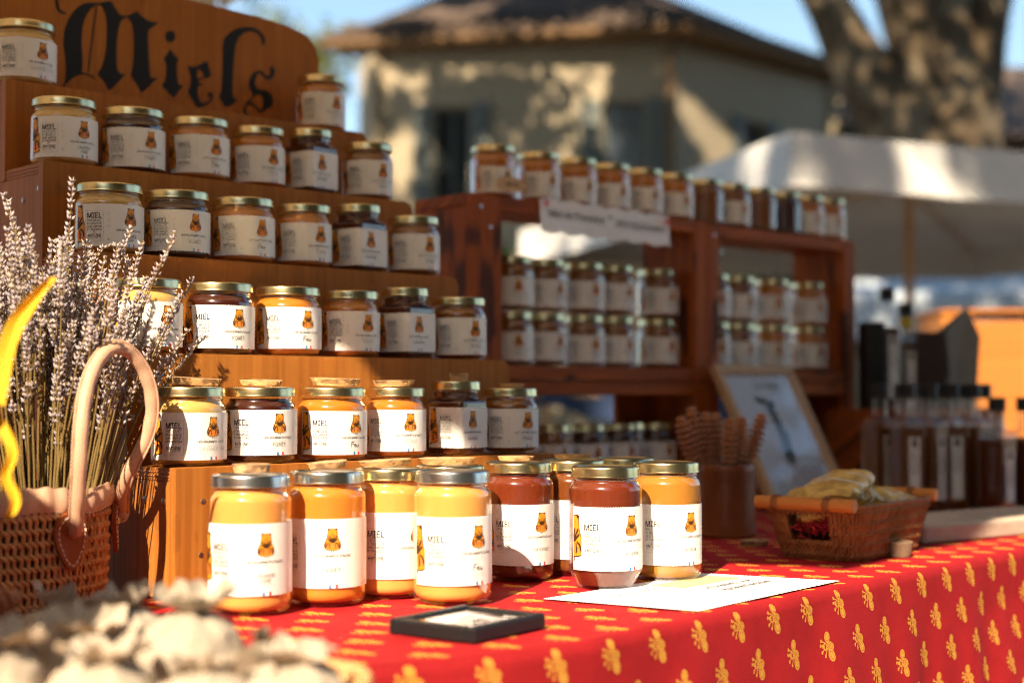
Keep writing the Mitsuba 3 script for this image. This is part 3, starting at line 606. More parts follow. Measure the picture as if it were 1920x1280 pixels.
def bear_poly(k=1.0):
    half = [(0, 21), (2.2, 20.8), (3.2, 21.3), (4.3, 21.2), (4.6, 20), (4.3, 19), (4.5, 17.2), (4.9, 14.5), (5.4, 12), (6.6, 9.5), (7.8, 6.8), (8.1, 4.2), (7.2, 1.8), (5, .7), (2, .4), (0, .2)]
    p = half + [(-x, y) for x, y in half[::-1]][1:-1]; return affinity.scale(smooth_poly(p, 2), k, k, origin=(0, 0))
def bear_dark(k=1.0):
    r = random.Random(3); ps = [Point(-3.6, 20.2).buffer(.7), Point(3.6, 20.2).buffer(.7), Point(0, 15.4).buffer(.75), Point(-1.7, 17.6).buffer(.35), Point(1.7, 17.6).buffer(.35)]
    for s in (-1, 1):
        for (a, b, c, w) in (((0, 8.5), (1.8, 10.5), (3.9, 13.8), .55), ((.5, 8.2), (2.2, 9.2), (4.4, 11.2), .6), ((.2, 9.5), (1.0, 12.0), (1.6, 14.2), .45), ((3.4, 7.5), (5.0, 6.4), (6.0, 3.6), .55), ((2.4, 6.8), (3.0, 4.5), (2.6, 2.4), .4), ((6.2, 8.0), (7.0, 5.5), (6.6, 2.6), .4)):
            ps.append(LineString([(s * x, y) for x, y in (a, b, c)]).buffer(w, 3))
    ps.append(affinity.scale(Point(0, 9.6).buffer(1.0), 2.9, 2.1)); ps.append(LineString([(-1.1, .4), (-1.2, -1.8)]).buffer(.22)); ps.append(LineString([(1.1, .4), (1.2, -1.8)]).buffer(.22))
    u = unary_union(ps); u = u.intersection(bear_poly().buffer(.0)).union(unary_union(ps[-2:])).union(bear_poly().buffer(.12).difference(bear_poly().buffer(-.28)))
    return affinity.scale(u, k, k, origin=(0, 0))
def bear_light(k=1.0):
    return affinity.scale(unary_union([affinity.scale(Point(0, 4.6).buffer(1), 2.3, 2.0), affinity.scale(Point(-4.7, 4.0).buffer(1), 1.5, 1.8), affinity.scale(Point(4.7, 4.0).buffer(1), 1.5, 1.8)]), k, k, origin=(0, 0))
def strokes(lines, w): return unary_union([LineString(l).buffer(w, 3) for l in lines])
def handwritten_feu():
    F = [[(-6, 0), (-5.4, 6)], [(-5.6, 6), (-2, 6.3)], [(-5.7, 3.2), (-2.9, 3.5)]]
    e = [[(-2, 1.8), (0, 2.2), (-.2, 3.4), (-1.4, 3.4), (-2.1, 1.7), (-1.4, .2), (.4, .5)]]
    u = [[(1.4, 3.3), (1.3, .8), (2.2, .1), (3.4, .8), (3.8, 3.2)], [(3.8, 3.2), (3.8, .6), (4.6, .2)]]
    return strokes(F + e + u, .34)
_PR = {}
def label_print(name, tall, two=False):
    """Layers of print on a label, in metres: s = 0 at the text box, 43.5 mm at the bear."""
    if (name, tall, two) in _PR: return _PR[(name, tall, two)]
    H = .066 if tall else .0505; zb = .014 if tall else .0058; mm = .001
    ink, grey, pale = [], [], []
    b0, b1 = zb, zb + .0362
    frame = sbox(-.0110, b0, .0110, b1).difference(sbox(-.0107, b0 + .0003, .0107, b1 - .0003)); grey.append(flat(frame, .004))
    for s, w, h, z, bo in (('MIEL', .0180, .0062, .0278, True), ('PRODUIT', .0178, .0029, .0236, False), ('ET RECOLTE', .0178, .0023, .0200, True), ('AVEC AMOUR', .0178, .0023, .0164, True), ('ET PASSION', .0178, .0023, .0128, True), ('PAR', .0030, .0012, .0104, True), ('ANTOINE', .0168, .0036, .0052, True), ('APICULTEUR RECOLTANT', .0168, .0011, .0030, False)):
        ink.append(shift(fit_text(s, w, h, bo), 0, b0 + z))
    cx = .0435; bz = (.036 if tall else .0248)
    ink.append(shift(fit_text('LES GOURMETS Z\'AILES', .0365, .0022, True), cx, bz - .0062))
    pale.append(shift(flat(sbox(-.008, 0, .008, .0004), .004), cx, bz - .0096))
    for i in range(3):
        c = (-.008 + i * .008, H - .0080) if tall else (.0165, b1 - .003 - i * .0072)
        ring = Point(0, 0).buffer(.0024, 10).difference(Point(0, 0).buffer(.0021, 10))
        mk = unary_union([ring, LineString([(-.001, .0008), (0, -.0009), (.001, .0008)]).buffer(.00018), LineString([(-.0013, -.0002), (.0013, -.0002)]).buffer(.00012)] if i != 1 else [ring, Point(0, 0).buffer(.0008, 6)])
        pale.append(shift(flat(mk), *c))
    if not tall: grey.append(shift(flat(unary_union([Point(0, 0).buffer(.0011, 8).difference(Point(0, 0).buffer(.0006, 8)), LineString([(-.0012, -.0012), (.0013, .0012)]).buffer(.0002)])), .0165, .0085))
    nz = bz - (.0205 if tall else .0148)
    if name == 'Feu': ink.append(shift(flat(affinity.scale(handwritten_feu(), .001 * 1.05, .001 * .95, origin=(0, 0))), cx, nz - .001))
    elif name == 'LAVANDE FINE' and (two or tall):
        ink.append(shift(fit_text('LAVANDE', .0180, .0036), cx, nz + .0012)); ink.append(shift(fit_text('FINE', .0095, .0036), cx, nz - .0036))
    elif name == 'LAVANDE FINE': grey.append(shift(fit_text(name, .0350, .0040), cx + .002, nz))
    elif name == 'FORÊT': ink.append(shift(fit_text(name, .0165, .0038), cx, nz))
    elif name == 'CHÂTAIGNIER': ink.append(shift(fit_text(name, .0215, .0036), cx, nz))
    elif name == 'Tilleul': grey.append(shift(fit_text(name, .0190, .0052), cx, nz))
    else: ink.append(shift(fit_text(name, .0165, .0046), cx, nz))
    if tall: grey.append(shift(flat(sbox(-.0085, 0, .0085, .0003), .004), cx, nz - .0055))
    left = sbox(-.0245, 0, -.0125, H)
    def big(p): return affinity.translate(affinity.scale(p, .0021, .0021, origin=(0, 0)), -.0255, zb - .001).intersection(left)
    def lay(pf, seg=.0028): return shift(flat(affinity.scale(pf(), .001, .001, origin=(0, 0)), seg), cx, bz), flat(big(pf()), seg)
    (b1_, b2_), (d1_, d2_), (l1_, l2_) = lay(bear_poly), lay(bear_dark), lay(bear_light)
    fz = .0003
    _PR[(name, tall, two)] = r = dict(lettering=(join2(ink), 'm_ink', .0008), small_lettering=(join2(grey), 'm_grey_ink', .0008), seal_mark=(join2(pale), 'm_pale_ink', .0008),
        bear_emblem=(b1_, 'm_bear', .0007), bear_highlight=(join2([l1_, l2_]), 'm_bear_light', .0009), bear_shading=(d1_, 'm_bear_dark', .0011),
        half_bear_emblem=(b2_, 'm_bear', .0007), half_bear_shading=(d2_, 'm_bear_dark', .0011),
        flag_blue=(shift(flat(sbox(0, fz, .0021, fz + .0034)), cx - .0032, 0), 'm_flag_blue', .0008), flag_red=(shift(flat(sbox(0, fz, .0021, fz + .0034)), cx + .0032, 0), 'm_flag_red', .0008))
    return r

def scale_profile(sec, prof, n=64):
    """Sweeps a profile of (inset from the wall, z) round a section; inset 1 closes to the axis."""
    if sec.kind == 'round': return revolve([(max(sec.R - i, 0) if i < 1 else 0, z) for i, z in prof], n)
    s = np.linspace(sec.d[0], sec.d[-1], n + 1)[:-1]; rings = []
    base = sec.at(s, 0)
    ang = np.arctan2(base[:, 1], base[:, 0]); rad = np.linalg.norm(base, axis=1)
    for i, z in prof:
        if i >= 1: xy = base * 0
        elif i <= .006: xy = sec.at(s, -i)
        else:                                    # shoulder: blends into the round neck, inset measured from the half side
            k = min(1, (i - .006) / .002); r = sec.R - .0005 - (i - .008)
            xy = sec.at(s, -.006) * (1 - k) + np.stack([np.cos(ang), np.sin(ang)], -1) * r * k
        rings.append(np.c_[xy, np.full(n, z)])
    v = np.vstack(rings); i, j = np.meshgrid(np.arange(len(prof) - 1), np.arange(n), indexing='ij'); j2 = (j + 1) % n
    q = np.stack([i * n + j, i * n + j2, (i + 1) * n + j2, (i + 1) * n + j], -1).reshape(-1, 4)
    m = trimesh.Trimesh(v, np.vstack([q[:, [0, 1, 2]], q[:, [0, 2, 3]]]), process=False); m.merge_vertices(); m.update_faces(m.nondegenerate_faces()); return m
JT = {   # kind: section, half width, height, lid radius, lid height, label bottom, tall, bevelled foot
    'wide': ('round', .03875, .0810, .0372, .0102, .0085, False, False), 'slim': ('round', .0350, .0810, .0338, .0102, .0085, False, False),
    'square': ('square', .0285, .0890, .0290, .0105, .0090, False, False), 'mid': ('round', .0370, .0880, .0350, .0105, .0100, False, False),
    'small': ('round', .0355, .0840, .0345, .0100, .0090, False, False),
    'tall': ('round', .0388, .1290, .0366, .0115, .0190, True, False), 'bevel': ('round', .0388, .1280, .0362, .0115, .0195, True, True)}
_J = {}
LS = {'small': .80, 'mid': .90, 'wide': .94, 'slim': .93, 'square': .94}
def jar_shapes(kind):
    if kind in _J: return _J[kind]
    sk, R, H, RL, HL, LB, tall, bev = JT[kind]; sec = Sec(sk, R); zn = H - HL
    foot = [(1, .0030), (.016, .0026), (.012, .0006), (.009, .0006), (.004, .0020), (.0012, .0050), (0, .0090)]
    if bev: foot = [(1, .0030), (.016, .0026), (.013, .0006), (.0105, .0006), (.0095, .0016), (.0012, .0165), (0, .0190)]
    if sk == 'square': top = [(0, zn - .0165), (.001, zn - .0140), (.0030, zn - .0125), (.006, zn - .0115), (.0085, zn - .0095), (.0085, zn - .006), (.0080, zn - .003), (.0085, zn - .001), (.0085, zn + .006)]
    else: top = [(0, zn - .0140), (.0006, zn - .0110), (.0018, zn - .0085), (.0036, zn - .0062), (.0046, zn - .0045), (.0044, zn - .0032), (.0036, zn - .0022), (.0040, zn - .0010), (.0044, zn + .006)]
    glass = P(scale_profile(sec, foot + top), 'm_glass', 40)
    hp = [(i + .0016 if i < 1 else 1, z + .0030) for i, z in foot] + [(i + .0016, z) for i, z in top if z < zn - .0025] + [(top[-4][0] + .0018, zn - .0022), (1, zn - .0022)]
    honey = scale_profile(sec, hp)
    r = RL; lid = [(0, H - .0010), (r * .74, H - .0010), (r * .78, H - .0016), (r * .83, H - .0014), (r * .87, H - .0001), (r * .93, H), (r * .975, H - .0008), (r, H - .0026), (r, zn + .0022), (r + .0004, zn + .0014), (r + .0004, zn + .0004), (r - .0006, zn), (r - .002, zn + .0008)]
    lidm = revolve(lid, 72)
    ls = LS.get(kind, 1.0); LH = (.066 if tall else .0505) * ls
    s = np.linspace(-.0262 * ls, .096 * ls, 100); g, _ = grid(lambda u, v: (u, v, 0 * u), s, np.linspace(0, LH, 5))
    V = g.vertices; wob = (meshkit.noise(np.c_[V[:, 0] * 90, V[:, 1] * 70, V[:, 0] * 0 + 3]) - .5) * .0002
    xy = sec.at(V[:, 0] - MID * ls, 0.0004); nn = sec.at(V[:, 0] - MID * ls, 1.0004) - xy
    lab = P(trimesh.Trimesh(np.c_[xy + nn * np.clip(wob, -.0001, .0001)[:, None], V[:, 1] + LB], g.faces, process=False), 'm_label', True)
    _J[kind] = dict(sec=sec, glass=glass, honey=honey, lid=lidm, label=lab, LB=LB, tall=tall, H=H); return _J[kind]
_S = {}
def once(key, fn):
    if key not in _S: _S[key] = fn()
    return _S[key]
def jar(kind, honey, name, x, y, z, turn, label, group=None, lid='m_gold', two=False, printed=True, spin=0.0):
    """turn: degrees from facing the aisle corner where the buyer stands."""
    t = thing('honey_jar', label, 'jar', group); J = jar_shapes(kind)
    rz = math.atan2(CAM[0] - x, -(CAM[1] - y)) + math.radians(turn)
    M = tf(x, y, z, rz); q = random.Random(len(labels) * 7 + 1)
    part(t, 'glass', at(J['glass'], M)); part(t, 'honey', at(once((kind, honey), lambda: P(J['honey'], 'm_honey_' + honey, 40)), M))
    part(t, 'lid', at(once((kind, lid), lambda: P(J['lid'], lid, 35)), M))
    if not printed: return t
    zc = J['LB'] + .025; M = M @ T().translate([0, 0, zc + q.uniform(-.0014, .0014)]).rotate([0, 1, 0], q.uniform(-.55, .55)).translate([0, 0, -zc])
    lk = part(t, 'label', at(J['label'], M))
    for nm, (vf, mt, off) in label_print(name, J['tall'], two).items():
        part(lk, nm, kind='stuff' if nm in ('lettering', 'small_lettering', 'seal_mark', 'bear_shading', 'bear_highlight', 'half_bear_shading') else None, shape=at(once((kind, name, two, nm), lambda: P(wrap(vf, J['sec'], J['LB'], off, LS.get(kind, 1.0)), mt, True)), M))
    return t
VAR = [('wide', 'lavender', 'LAVANDE FINE', 'pale lavender honey jar'), ('wide', 'forest', 'FORÊT', 'almost black honey jar'), ('wide', 'fire', 'Feu', 'amber honey jar'),
       ('slim', 'lime', 'Tilleul', 'amber honey jar'), ('square', 'chestnut', 'CHÂTAIGNIER', 'square dark honey jar'), ('slim', 'acacia', 'Acacia', 'brown honey jar')]
XS = [[.040, .127, .221, .311, .404, .492], [.045, .137, .229, .320, .405, .494], [.053, .140, .231, .321, .407, .500], [.046, .136, .228, .317, .400, .498]]
TURN = [[8, 0, 11, -5, 2, 5], [4, 2, 5, 3, -4, 3], [7, 3, 6, 4, -5, 5], [5, 3, 4, 2, -6, 4]]
STEPN = ['lowest step', 'second step', 'third step', 'fourth step']; COLN = ['leftmost', 'second from left', 'third from left', 'fourth from left', 'fifth from left', 'last at right']
for r in range(4):
    for c, (kind, hon, nm, de) in enumerate(VAR):
        jar(kind, hon, nm, XS[r][c], SY[r] + .046, SZ[r] + .0003, TURN[r][c] + (45 - 45 if kind != 'square' else 6), f'{de}, {COLN[c]} on the {STEPN[r]} of the stand', 'jars on the steps of the wooden stand', two=(r in (2, 3)))
jar('wide', 'lavender', 'LAVANDE FINE', .042, SY[4] + .046, SZ[4] + .0003, 4, 'pale honey jar at the left end of the top step, beside the letter M', 'jars on the steps of the wooden stand')
jar('slim', 'lime', 'Tilleul', .491, SY[4] + .046, SZ[4] + .0003, 6, 'amber honey jar at the right end of the top step, against the sign', 'jars on the steps of the wooden stand')
ZC = .0008
for (kind, hon, nm, x, y, tn, lid, lab) in (
    ('tall', 'cream', 'LAVANDE FINE', .020, -.100, -11, 'm_silver', 'tall jar of creamy honey nearest the linen bags'),
    ('tall', 'amber', 'FORÊT', .108, -.100, -24, 'm_gold_silver', 'tall jar of orange honey, second from left in the row on the cloth'),
    ('tall', 'cream', 'Tilleul', .188, -.100, 10, 'm_gold', 'tall jar of orange honey half hidden left behind the silver-lidded front jar'),
    ('tall', 'cream', 'Feu', .203, -.179, 8, 'm_silver', 'tall silver-lidded jar of creamy honey in front, behind the black frame'),
    ('tall', 'amber', 'Tilleul', .268, -.100, 10, 'm_gold', 'tall jar of orange honey almost wholly hidden by the front silver-lidded jar'),
    ('tall', 'garnet', 'CHÂTAIGNIER', .376, -.092, 7, 'm_gold', 'tall jar of dark red-brown honey crossed by a slanting shadow'),
    ('tall', 'brown', 'Acacia', .456, -.098, -5, 'm_gold', 'tall jar of brown honey squeezed between the two chestnut jars'),
    ('bevel', 'garnet', 'CHÂTAIGNIER', .394, -.207, 11, 'm_gold', 'tall jar of reddish honey standing in front on the paper sheet'),
    ('tall', 'gold', 'Acacia', .497, -.203, 10, 'm_gold', 'tall jar of golden honey at the right end of the table row'),
    ('tall', 'gold', 'Acacia', .540, -.100, 6, 'm_gold', 'tall jar behind the two front right jars, showing little more than its lid')):
    jar(kind, hon, nm, x, y, ZC, tn, lab, 'tall jars on the red tablecloth', lid=lid)
# on, in and under the crates
for i, (x, hon, pr) in enumerate([(.812, 'lime', 1), (.912, 'fire', 1), (.999, 'fire', 1), (1.082, 'fire', 1), (1.166, 'fire', 1), (1.250, 'fire', 1), (1.335, 'acacia', 0), (1.415, 'acacia', 1), (1.495, 'acacia', 0), (1.573, 'chestnut', 0), (1.650, 'fire', 1), (1.722, 'fire', 1)]):
    o = ['first', 'second', 'third', 'fourth', 'fifth', 'sixth', 'seventh', 'eighth', 'ninth', 'tenth', 'eleventh', 'last'][i]
    jar('small', hon, 'Acacia', x, CY0 + .046, (.5112 if x < 1.287 else .5092), 12 if pr else 150, f"amber honey jar on top of the crates, {o} from left" + ('' if pr else ', its label turned away'), 'jars on top of the wooden crates')
for lvl in range(2):
    for i, x in enumerate((.868, .943, 1.035, 1.112, 1.226)):
        jar('mid', 'acacia', ['Acacia', 'Tilleul'][i % 2], x, CY0 + .064, .2485 + lvl * .0885, (-12, 14, 5, 16, 12)[i], f"jar in the {'upper' if lvl else 'lower'} layer in the crate with paper sign, {['first', 'second', 'third', 'fourth', 'fifth'][i]} from left", 'jars stacked inside the crate with the paper sign')
    for i, x in enumerate((1.376, 1.452, 1.560, 1.680)):
        jar('mid', 'fire' if i > 1 else 'acacia', ['Tilleul', 'Acacia'][i % 2], x, CY0 + .064, .2485 + lvl * .0885, (2, 14, -8, 10)[i], f"jar in the {'upper' if lvl else 'lower'} layer in the right-hand crate, {['first', 'second', 'third', 'fourth'][i]} from left", 'jars stacked inside the right-hand crate')
for i, (x, hon) in enumerate(((.955, 'acacia'), (1.040, 'chestnut'), (1.118, 'forest'), (1.215, 'forest'))):
    jar('mid', hon, 'FORÊT', x, CY0 + .062, .0663, (8, 2, 10, 12)[i], f"jar on the low box in the lower crate, {['first', 'second', 'third', 'fourth'][i]} from left", 'jars standing in the lower crate')

# ------------------------------------------------------------------ wooden slices and tags
def wood_slice(a, b, th, seed):
    r = random.Random(seed); pts = []
    for i in range(28):
        t = i / 28 * 2 * math.pi; k = 1 + .07 * math.sin(2 * t + seed) + .05 * math.sin(3 * t + 2 * seed) + r.uniform(-.02, .02)
        pts.append((a * k * math.cos(t), b * k * math.sin(t)))
    lo, hi = np.array(pts) * .84, np.array(pts); n = len(pts)
    rings = [np.c_[lo, np.zeros(n)], np.c_[lo * 1.02, np.full(n, .0004)], np.c_[hi * .985, np.full(n, th - .0004)], np.c_[hi * .97, np.full(n, th)]]
    v = np.vstack(rings + [[[0, 0, 0]], [[0, 0, th]]]); f = []
    for k in range(3):
        for i in range(n): j = (i + 1) % n; f += [[k * n + i, k * n + j, (k + 1) * n + j], [k * n + i, (k + 1) * n + j, (k + 1) * n + i]]
    for i in range(n): j = (i + 1) % n; f += [[j, i, 4 * n], [3 * n + i, 3 * n + j, 4 * n + 1]]
    return trimesh.Trimesh(v, f, process=False)
def slice_on(x, y, z, a, b, th, rz, tx, ty, seed, label):
    m = wood_slice(a, b, th, seed); lift = a * math.sin(abs(ty)) * .8 + b * math.sin(abs(tx)) * .8
    k = thing('wood_slice', label, 'wooden tag', 'wooden slices lying on the jar lids')
    scene[k] = at(P(m, 'm_disc', 25), T().translate([x, y, z + .0006 + lift]).rotate([0, 0, 1], rz).rotate([1, 0, 0], math.degrees(tx)).rotate([0, 1, 0], math.degrees(ty)))
LT1 = SZ[0] + .0003 + .081
for i, (dx, dy, a, b, th, rz, tx, ty) in enumerate([(.004, 0, .028, .017, .007, -30, .05, .05), (.004, .004, .022, .015, .006, -35, .06, .02), (.006, 0, .028, .017, .0085, -25, .03, .03), (-.004, 0, .026, .017, .007, -35, .02, -.02), (.004, 0, .013, .008, .009, -30, 0, 0), (.010, .006, .016, .012, .005, -35, 0, 0)]):
    slice_on(XS[0][i] + dx, SY[0] + .046 + dy, LT1 + (.008 if i == 4 else 0), a, b, th, rz, tx, ty, i + 1, f'thin wooden slice on the lid of the jar {COLN[i]} on the lowest step')
for i, (x, y, a, b, th, rz, ty, lab) in enumerate([(.026, -.092, .020, .014, .008, -25, .0, 'wooden slice on the silver lid of the tall jar nearest the linen bags'), (.116, -.092, .022, .015, .006, -20, -.08, 'tilted bark-edged wooden slice on the lid of the second tall jar on the cloth'),
        (.184, -.096, .027, .017, .006, -30, -.05, 'pale wooden slice on the gold lid behind the silver-lidded front jar'), (.266, -.098, .029, .017, .007, -30, .0, 'long wooden slice on the lid right behind the silver-lidded front jar'), (.380, -.084, .020, .012, .005, -35, .0, 'small wooden slice on the lid of the shadowed chestnut jar'), (.462, -.092, .022, .012, .005, -35, .0, 'dark wooden slice on the lid between the two chestnut jars')]):
    slice_on(x, y, ZC + .129, a, b, th, rz, .02, ty, i + 11, lab)
k = thing('wood_tag', 'oval wooden tag with dark lettering leaning on the first jar on the crates', 'wooden tag')
tm = wood_slice(.031, .0125, .004, 5); tw = T().translate([.800, CY0 - .006, .5275]).rotate([0, 0, 1], -8).rotate([1, 0, 0], 72)
scene[k] = at(P(tm, 'm_oak', 25), tw)
v, f = flat(affinity.scale(strokes([[(-9, -1), (-8, 2), (-6, -1), (-5, 2), (-3, -2), (-2, 1), (-4, 1), (-1, -1), (0, 2)], [(5, 2), (7, -1), (8, 2), (10, -1), (7, 0), (11, 1)]], .75), .0011, .0013, origin=(0, 0)))
part(k, 'scribble', at(P(trimesh.Trimesh(np.c_[v, np.full(len(v), .0043)], f, process=False), 'm_ink', False), tw), kind='stuff')
for (x, y, a, lab) in ((.853, -.052, .020, 'round flat wooden slice lying on the cloth in front of the turned pot'),):
    k = thing('wood_slice', lab, 'wooden tag'); scene[k] = at(P(wood_slice(a, a * .9, .007, 9), 'm_disc', 25), tf(x, y, ZC))
k = thing('wooden_cup', 'tiny turned wooden cup on the cloth beside the wicker basket', 'cup')
scene[k] = at(P(revolve([(0, 0), (.0125, 0), (.0135, .002), (.0165, .018), (.0155, .0195), (.0140, .018), (.0115, .004), (0, .003)], 32), 'm_cup', 30), tf(.876, -.262, ZC))

# ------------------------------------------------------------------ handwritten sign pinned to the crate
k = thing('paper_sign', 'white scalloped paper sign with faint handwriting pinned to the upper crate', 'sign')
Ls, Hs = .312, .048
def edge(n, amp, ph): return [(i / n * Ls, amp * abs(math.sin(i / n * Ls * 62 + ph))) for i in range(n + 1)]
pl = Polygon([(x, -Hs - y) for x, y in edge(60, .005, .3)] + [(x, y) for x, y in edge(60, .004, 0)[::-1]])
def sign_tf(v, f, off):
    x, z = v[:, 0], v[:, 1]; curl = .004 * (np.cos(x / Ls * 7) * .5 + .5) * np.clip(-z / Hs, 0, 1) ** 2
    return trimesh.Trimesh(np.c_[.868 + x, CY0 - .0018 - curl - off, .5135 + z - x * .012], f, process=False)
v, f = flat(pl, .008); scene[k] = P(sign_tf(v, f, 0), 'm_paper', True)
tx = join2([shift(fit_text('Miel de Provence', .130, .012, True), .085, -.026), shift(fit_text('*', .010, .012, True), .163, -.022), shift(fit_text('100% Val de Durance', .122, .012, True), .238, -.028)])
part(k, 'handwriting', P(sign_tf(*tx, .0006), 'm_print_grey', False))
for (x, z) in ((.876, .5075), (1.166, .5000)):
    pin = cat([sphere(.0042, 2), tube([(0, 0, 0), (0, .010, 0)], .0008, 6)]); pin.apply_translation([x, CY0 - .010, z]); part(k, 'push_pin', P(pin, 'm_flag_red', True))

# ------------------------------------------------------------------ black frame and paper sheet on the cloth
t = thing('photo_frame', 'small black photo frame lying flat on the red cloth in front of the tall jars', 'picture frame')
cs = np.array([[.036, -.281], [.049, -.386], [.153, -.364], [.128, -.272]]); c0_ = cs.mean(0); FA = math.atan2(.02, .104) ; FL, FW, FH = .104, .092, .0135
M = tf(.094, -.326, ZC, FA)
outer = sbox(-FL / 2, -FW / 2, FL / 2, FW / 2); inner = sbox(-FL / 2 + .0105, -FW / 2 + .0105, FL / 2 - .0105, FW / 2 - .0105)
fm = [cbox(-FL / 2, FL / 2, -FW / 2, -FW / 2 + .0105, 0, FH, .002), cbox(-FL / 2, FL / 2, FW / 2 - .0105, FW / 2, 0, FH, .002), cbox(-FL / 2, -FL / 2 + .0105, -FW / 2 + .0104, FW / 2 - .0104, 0, FH - .0002, .002), cbox(FL / 2 - .0105, FL / 2, -FW / 2 + .0104, FW / 2 - .0104, 0, FH - .0002, .002)]
for m in fm: part(t, 'rail', at(P(m, 'm_frame_black', False), M))
part(t, 'picture', at(P(extr(inner, .0072), 'm_paper', False), M))
v, f = flat(unary_union([affinity.scale(Point(0, 0).buffer(.02), 1.2, .7), sbox(-.034, -.03, -.012, -.018), sbox(.006, .014, .034, .026)]))
part(t, 'print', at(P(trimesh.Trimesh(np.c_[v, np.full(len(v), .0076)], f, process=False), 'm_print_grey', False), M))
v, f = flat(inner); part(t, 'glass', at(P(trimesh.Trimesh(np.c_[v, np.full(len(v), .0112)], f, process=False), 'm_glass', False), M))
t = thing('paper_sheet', 'white printed sheet lying at the table edge under the two front right jars', 'paper')
PC = np.array([[.278, -.230], [.325, -.390], [.612, -.352], [.555, -.205]])
def fsheet(u, v):
    a = PC[0] + (PC[3] - PC[0]) * u[..., None]; b = PC[1] + (PC[2] - PC[1]) * u[..., None]; q = a + (b - a) * v[..., None]
    return q[..., 0], q[..., 1], .0016 + .0008 * np.sin(u * 9) * np.sin(v * 5) * 0 + 0 * u
m, _ = grid(fsheet, np.linspace(0, 1, 30), np.linspace(0, 1, 16)); scene[t] = P(m, 'm_paper', True)
def on_sheet(vf, name, mt, dz=.0006):
    v, f = vf; q = np.stack(fsheet(v[:, 0], 1 - v[:, 1]), -1); q[:, 2] += dz; part(t, name, P(trimesh.Trimesh(q, f, process=False), mt, False))
on_sheet(flat(sbox(.52, .62, .92, .86), .1), 'stamp_panel', 'm_paper_buff')
on_sheet(join2([shift(fit_text('Les Gourmets Z\'Ailes', .34, .075, True), .70, .47), shift(fit_text('Apiculteur Recoltant', .34, .075, True), .70, .34), shift(fit_text('Miel de Provence', .26, .07), .30, .70)]), 'lettering', 'm_print_grey', .0007)
on_sheet(flat(Point(.36, .24).buffer(.13).difference(Point(.36, .24).buffer(.122)), .05), 'printed_ring', 'm_pale_ink', .0007)

# ------------------------------------------------------------------ woven things
def woven(path, z0, z1, rows, amp, waves, r, flare=lambda z: 1.0, skip=None, nper=9, lift=.48):
    """Twined strands round a closed path: two per row, weaving in and out and up and down. Yields tubes."""
    p = np.asarray(path, float); d = np.r_[0, np.cumsum(np.linalg.norm(np.diff(np.vstack([p, p[:1]]), axis=0), axis=1))]; L = d[-1]
    pc = np.vstack([p, p[:1]]); cen = p.mean(0); n = waves * nper
    s = np.linspace(0, L, n + 1); xy = np.stack([np.interp(s, d, pc[:, 0]), np.interp(s, d, pc[:, 1])], -1)
    tg = np.gradient(xy, axis=0); tg[0] = tg[-1] = (xy[1] - xy[-2]); tg /= np.linalg.norm(tg, axis=1, keepdims=True); nr = np.stack([tg[:, 1], -tg[:, 0]], -1)
    if (nr[0] @ (xy[0] - cen)) < 0: nr = -nr
    out = []; pitch = (z1 - z0) / rows
    for k in range(rows):
        for w in (0, 1):
            ph = 2 * np.pi * waves * s / L + np.pi * w + np.pi * (k % 2)
            z = z0 + (k + .5) * pitch + pitch * lift * np.cos(ph)
            q = cen + (xy - cen) * flare((z0 + (k + .5) * pitch)) + nr * (amp * np.sin(ph))[:, None]
            pts = np.c_[q, z]
            keep = np.ones(len(s), bool) if skip is None else ~skip(s / L, z)
            idx = np.where(keep)[0]; runs = np.split(idx, np.where(np.diff(idx) > 1)[0] + 1)
            out.append(cat([tube(pts[r_], r, 5) for r_ in runs if len(r_) > 3]))
    return out
# the shopping bag at the left
BX, BY, BR, BH = -.140, .116, .115, .112
t = thing('wicker_bag', 'round wicker bag with a pale leather rim and looped leather handle, holding the lavender', 'bag')
ring = [(BX + BR * math.cos(a), BY + BR * math.sin(a)) for a in np.linspace(0, 2 * np.pi, 73)[:-1]]
fl = lambda z: .95 + .06 * z / BH
for m in woven(ring, .003, BH - .016, 8, .0026, 55, .0017, fl, None, 9, .20): part(t, 'wicker_strand', P(m, 'm_wicker', True))
part(t, 'inner_wall', P(revolve([(0, .003), (BR * .93, .003), (BR * .985, BH - .010), (BR * .97, BH - .010), (BR * .90, .006), (0, .006)], 60).apply_translation([BX, BY, 0]), 'm_cord', 30))
for i, a in enumerate(np.linspace(0, 2 * np.pi, 111)[:-1]):
    part(t, 'wicker_stake', P(tube([(BX + (BR * fl(z0) + .0012 * math.sin(z0 * 270 + i * math.pi)) * math.cos(a + .006 * math.sin(z0 * 130 + i)), BY + (BR * fl(z0) + .0012 * math.sin(z0 * 270 + i * math.pi)) * math.sin(a + .006 * math.sin(z0 * 130 + i)), z0) for z0 in np.linspace(.002, BH - .008, 16)], .0021, 5), 'm_wicker', True))
def frim(u, v):
    a = u * 2 * np.pi; rr = BR * 1.012 + .0035 * np.sin(v * np.pi) + .0012 * np.sin(a * 40) * (v > .1)
    z = BH - .022 + v * .027 + .0020 * np.sin(a * 7) + .0010 * np.sin(a * 40)
    return BX + rr * np.cos(a), BY + rr * np.sin(a), z
m, _ = grid(frim, np.linspace(0, 1, 200), np.linspace(0, 1, 7)); m2, _ = grid(lambda u, v: tuple(np.array(frim(u, 1 + 0 * v)) * 1 + np.stack([-np.cos(u * 2 * np.pi) * .006 * v, -np.sin(u * 2 * np.pi) * .006 * v, -.024 * v * (v > .5) + 0 * v])), np.linspace(0, 1, 200), np.linspace(0, 1, 4))
rim = part(t, 'rim', P(cat([m, m2]), 'm_leather', True))
th = np.linspace(0, 2 * np.pi, 110)[:-1]
